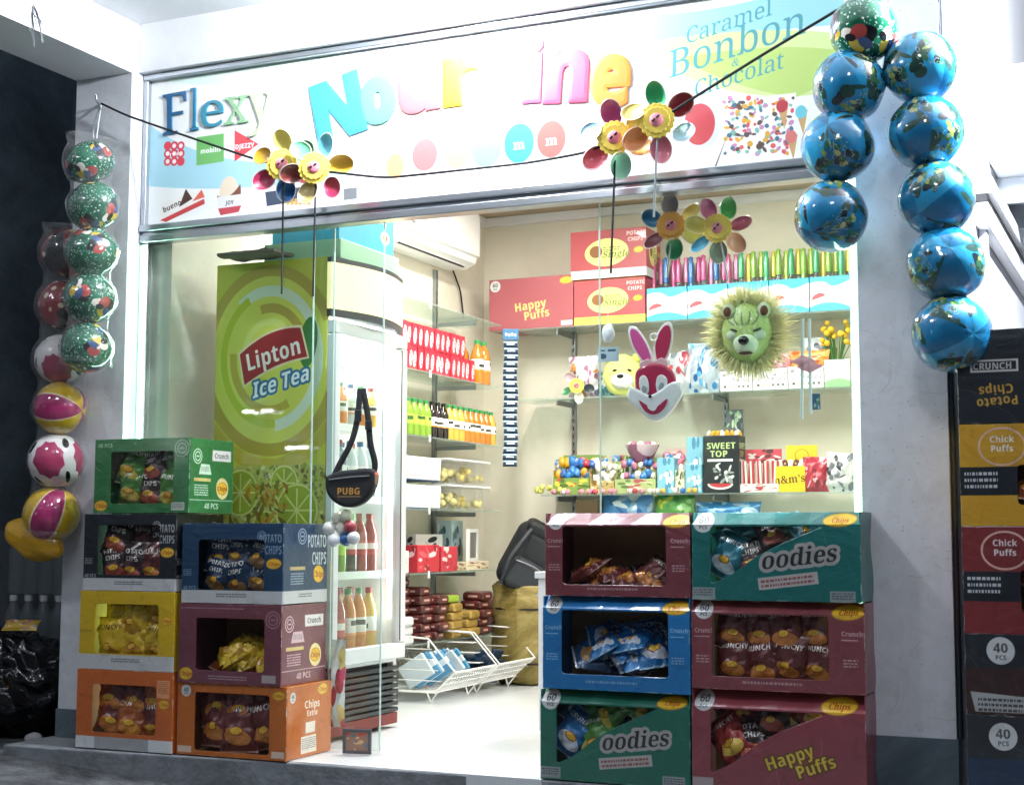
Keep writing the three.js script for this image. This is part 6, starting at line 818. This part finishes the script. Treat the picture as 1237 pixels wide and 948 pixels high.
{ // left alley
  const g = rough(new THREE.SphereGeometry(1, 96, 64).scale(0.36, 0.27, 0.3), 0.05, 6, 5); rough(g, 0.028, 15, 2); rough(g, 0.01, 38, 7); const t = thing('rubbish_bag', 'full black rubbish bag slumped at the foot of the left pillar', 'rubbish bag', [-0.84, 0.18, -0.1]); mesh('bag', g, P(0x090b0e, 0.22, { clearcoat: 0.5 }), t); mesh('knot', rough(new THREE.SphereGeometry(0.05, 14, 10).scale(1.4, 0.8, 1), 0.02, 20).translate(-0.1, 0.26, 0.02), P(0x16191d, 0.3), t);
  const wr = tag(mesh('food_wrapper', pouches[3], bagArt('#c9a02c', ['#d9b84a', '#b06a6a', '#e0d8d0'])), 'crumpled yellow wrapper lying on the black rubbish bag', 'wrapper', null); wr.position.set(-0.64, 0.47, 0.02); wr.scale.set(0.17, 0.07, 0.04); wr.rotation.set(-0.9, 0.2, 0.25);
  for (let lay = 0; lay < 3; lay++) for (let i = 0; i < 7; i++) for (let j = 0; j < 2; j++) bottle('empty clear water bottle in the shrink wrapped pile behind the rubbish bag', 'clear water bottles in the left alley', 'clear', null, 'white', [-0.43 - i * 0.095, -0.035 + lay * 0.315, -0.3 - j * 0.1 - 0.02 * lay], 0.09, 0.31);
  const g2 = rough(span(-1.1, -0.03, -0.48, -0.37, 0.9, -0.22, 0.03), 0.01, 9); cube('shrink_wrap', 'loose clear shrink wrap round the pile of water bottles', 'plastic wrap', g2, mat.clear);
  cube('pebble', 'pale rounded pebble lying beside the shop step', 'stone', rough(new THREE.SphereGeometry(0.035, 16, 12).scale(1.3, 0.9, 1), 0.006, 20), M(0x9a9c9c, 0.8)).position.copy(at(40, 893, 'y', -0.015));
  const h = at(40, 6, 'y', 2.95); const fr = []; for (let i = 0; i < 14; i++) { const a = rnd(0, 6.28); fr.push(tube([h, h.clone().add(V(0.02 * Math.cos(a), -0.04, 0.02 * Math.sin(a))), h.clone().add(V(0.03 * Math.cos(a) + 0.02, -rnd(0.06, 0.17), 0.02 * Math.sin(a)))], 0.0022, 8, 4)); } cube('frayed_rope', 'frayed grey rope end hanging from the canopy beam', 'rope', fr, M(0x8c9094, 0.9));
}
{ // the lit shop over the road that the glass mirrors
  struct('opposite_wall', metre(span(-16, -0.4, 11.6, 20, 5, 12)), mat.darkPaint);
  [[298, 497], [321, 496], [350, 541], [364, 540]].forEach(([px, py], i) => { const q = Z(px, py, 0), d = ray(px, py); d.z *= -1; q.addScaledVector(d, (11.5 - q.z) / d.z); const t = thing('wall_lamp', 'short white tube lamp on the wall across the road', 'lamp', q, 0, 'tube lamps across the road'); mesh('fitting', box(0.24, 0.08, 0.03, 0, 0, 0.03), mat.white, t); mesh('tube', new THREE.CapsuleGeometry(0.024, 0.14, 4, 10).rotateZ(Math.PI / 2), new THREE.MeshStandardMaterial({ color: 0xffffff, emissive: 0xffffff, emissiveIntensity: 9 }), t); const l = new THREE.PointLight(0xffffff, 0.6); l.position.z = -0.05; if (i % 2 === 0) t.add(l); });
}

const sweetBags = [['#3a7fc0', '#e0d8c0', '#d9b23a'], ['#c95a7a', '#e8d0d8', '#7a3a5a'], ['#8fb05a', '#e6e0b0', '#4a7a4a'], ['#d0d4d8', '#8a9aa8', '#4a6a8a']].map(c => bagArt(c[0], c.slice(1)));
for (let i = 0; i < 16; i++) { const px = 690 + i * 9.6; const back = 0.14 + (i % 3) * 0.03, p = Z(px, 560, zF - back), o = tag(mesh('sweet_bag', pouches[i % 5], sweetBags[i % 4]), ['blue', 'pink', 'green', 'silver'][i % 4] + ' sweet bag standing behind the lollipop displays', 'sweet bag', ['blue', 'pink', 'green', 'silver'][i % 4] + ' sweet bags'); o.scale.set(0.1, rnd(0.13, 0.19), 0.05); o.position.set(p.x, Y3 + 0.1 + rnd(0, 0.05), p.z); o.rotation.z = rnd(-0.3, 0.3); }

const eggs = [0x2f72b8, 0xb83a44, 0xdcb43a, 0xe4e2dc, 0xd08aa4].map(c => P(c, 0.3, { clearcoat: 0.5 }));
for (let i = 0; i < 22; i++) { if (i % 7 === 3) continue; const k = Math.floor(rnd(0, 5)), c = ['blue', 'red', 'yellow', 'white', 'pink'][k], px = 672 + i * 8.1, p = Z(px, 580, zF - 0.012), t = thing('surprise_egg', c + ' surprise egg lying along the front of the sweet shelf', 'sweet', [p.x + rnd(-0.008, 0.008), Y3 + 0.017, zF + rnd(-0.004, 0.012)], rnd(0, 6), c + ' surprise eggs'); const e = mesh('shell', new THREE.SphereGeometry(0.017, 12, 10).scale(1, 1, 1.25), eggs[k], t); mesh('band', new THREE.TorusGeometry(0.0168, 0.0018, 5, 18), eggs[(k + 3) % 5], t); }

const tinyArt = [['#4a8ac0', ['#e8e6dc', '#d9b23a']], ['#c45a6a', ['#f0dcd8', '#7a2f3a']], ['#7fae5a', ['#e6e8c0', '#3f6a34']], ['#e0c04a', ['#b04a3a', '#f2ecd0']], ['#d8d4cc', ['#5a7a9a', '#b88a9a']]].map(c => art(c[0], c[1]));
for (let i = 0; i < 26; i++) { const k = i % 5, c = ['blue', 'red', 'green', 'yellow', 'white'][k], px = 676 + i * 6.7, w = rnd(0.045, 0.07), h = rnd(0.08, 0.13), p = Z(px, 560, zF - 0.2), o = cube('sweet_packet', c + ' sweet packet on the raised step behind the lollipops', 'packet', box(w, h, 0.03, 0, h / 2, 0, 0.006), tinyArt[k], c + ' sweet packets on the step'); o.position.set(p.x, Y3 + 0.122, zF - 0.2 - (i % 2) * 0.035); o.rotation.set(rnd(-0.08, 0.08), rnd(-0.3, 0.3), rnd(-0.1, 0.1)); }
cube('display_step', 'low white riser at the back of the sweet shelf', 'riser', span(Z(668, 560, zF - 0.2).x, Y3 + 0.001, zF - 0.26, Z(850, 560, zF - 0.2).x, Y3 + 0.12, zF - 0.185), mat.white);

renderer.render(scene, camera);
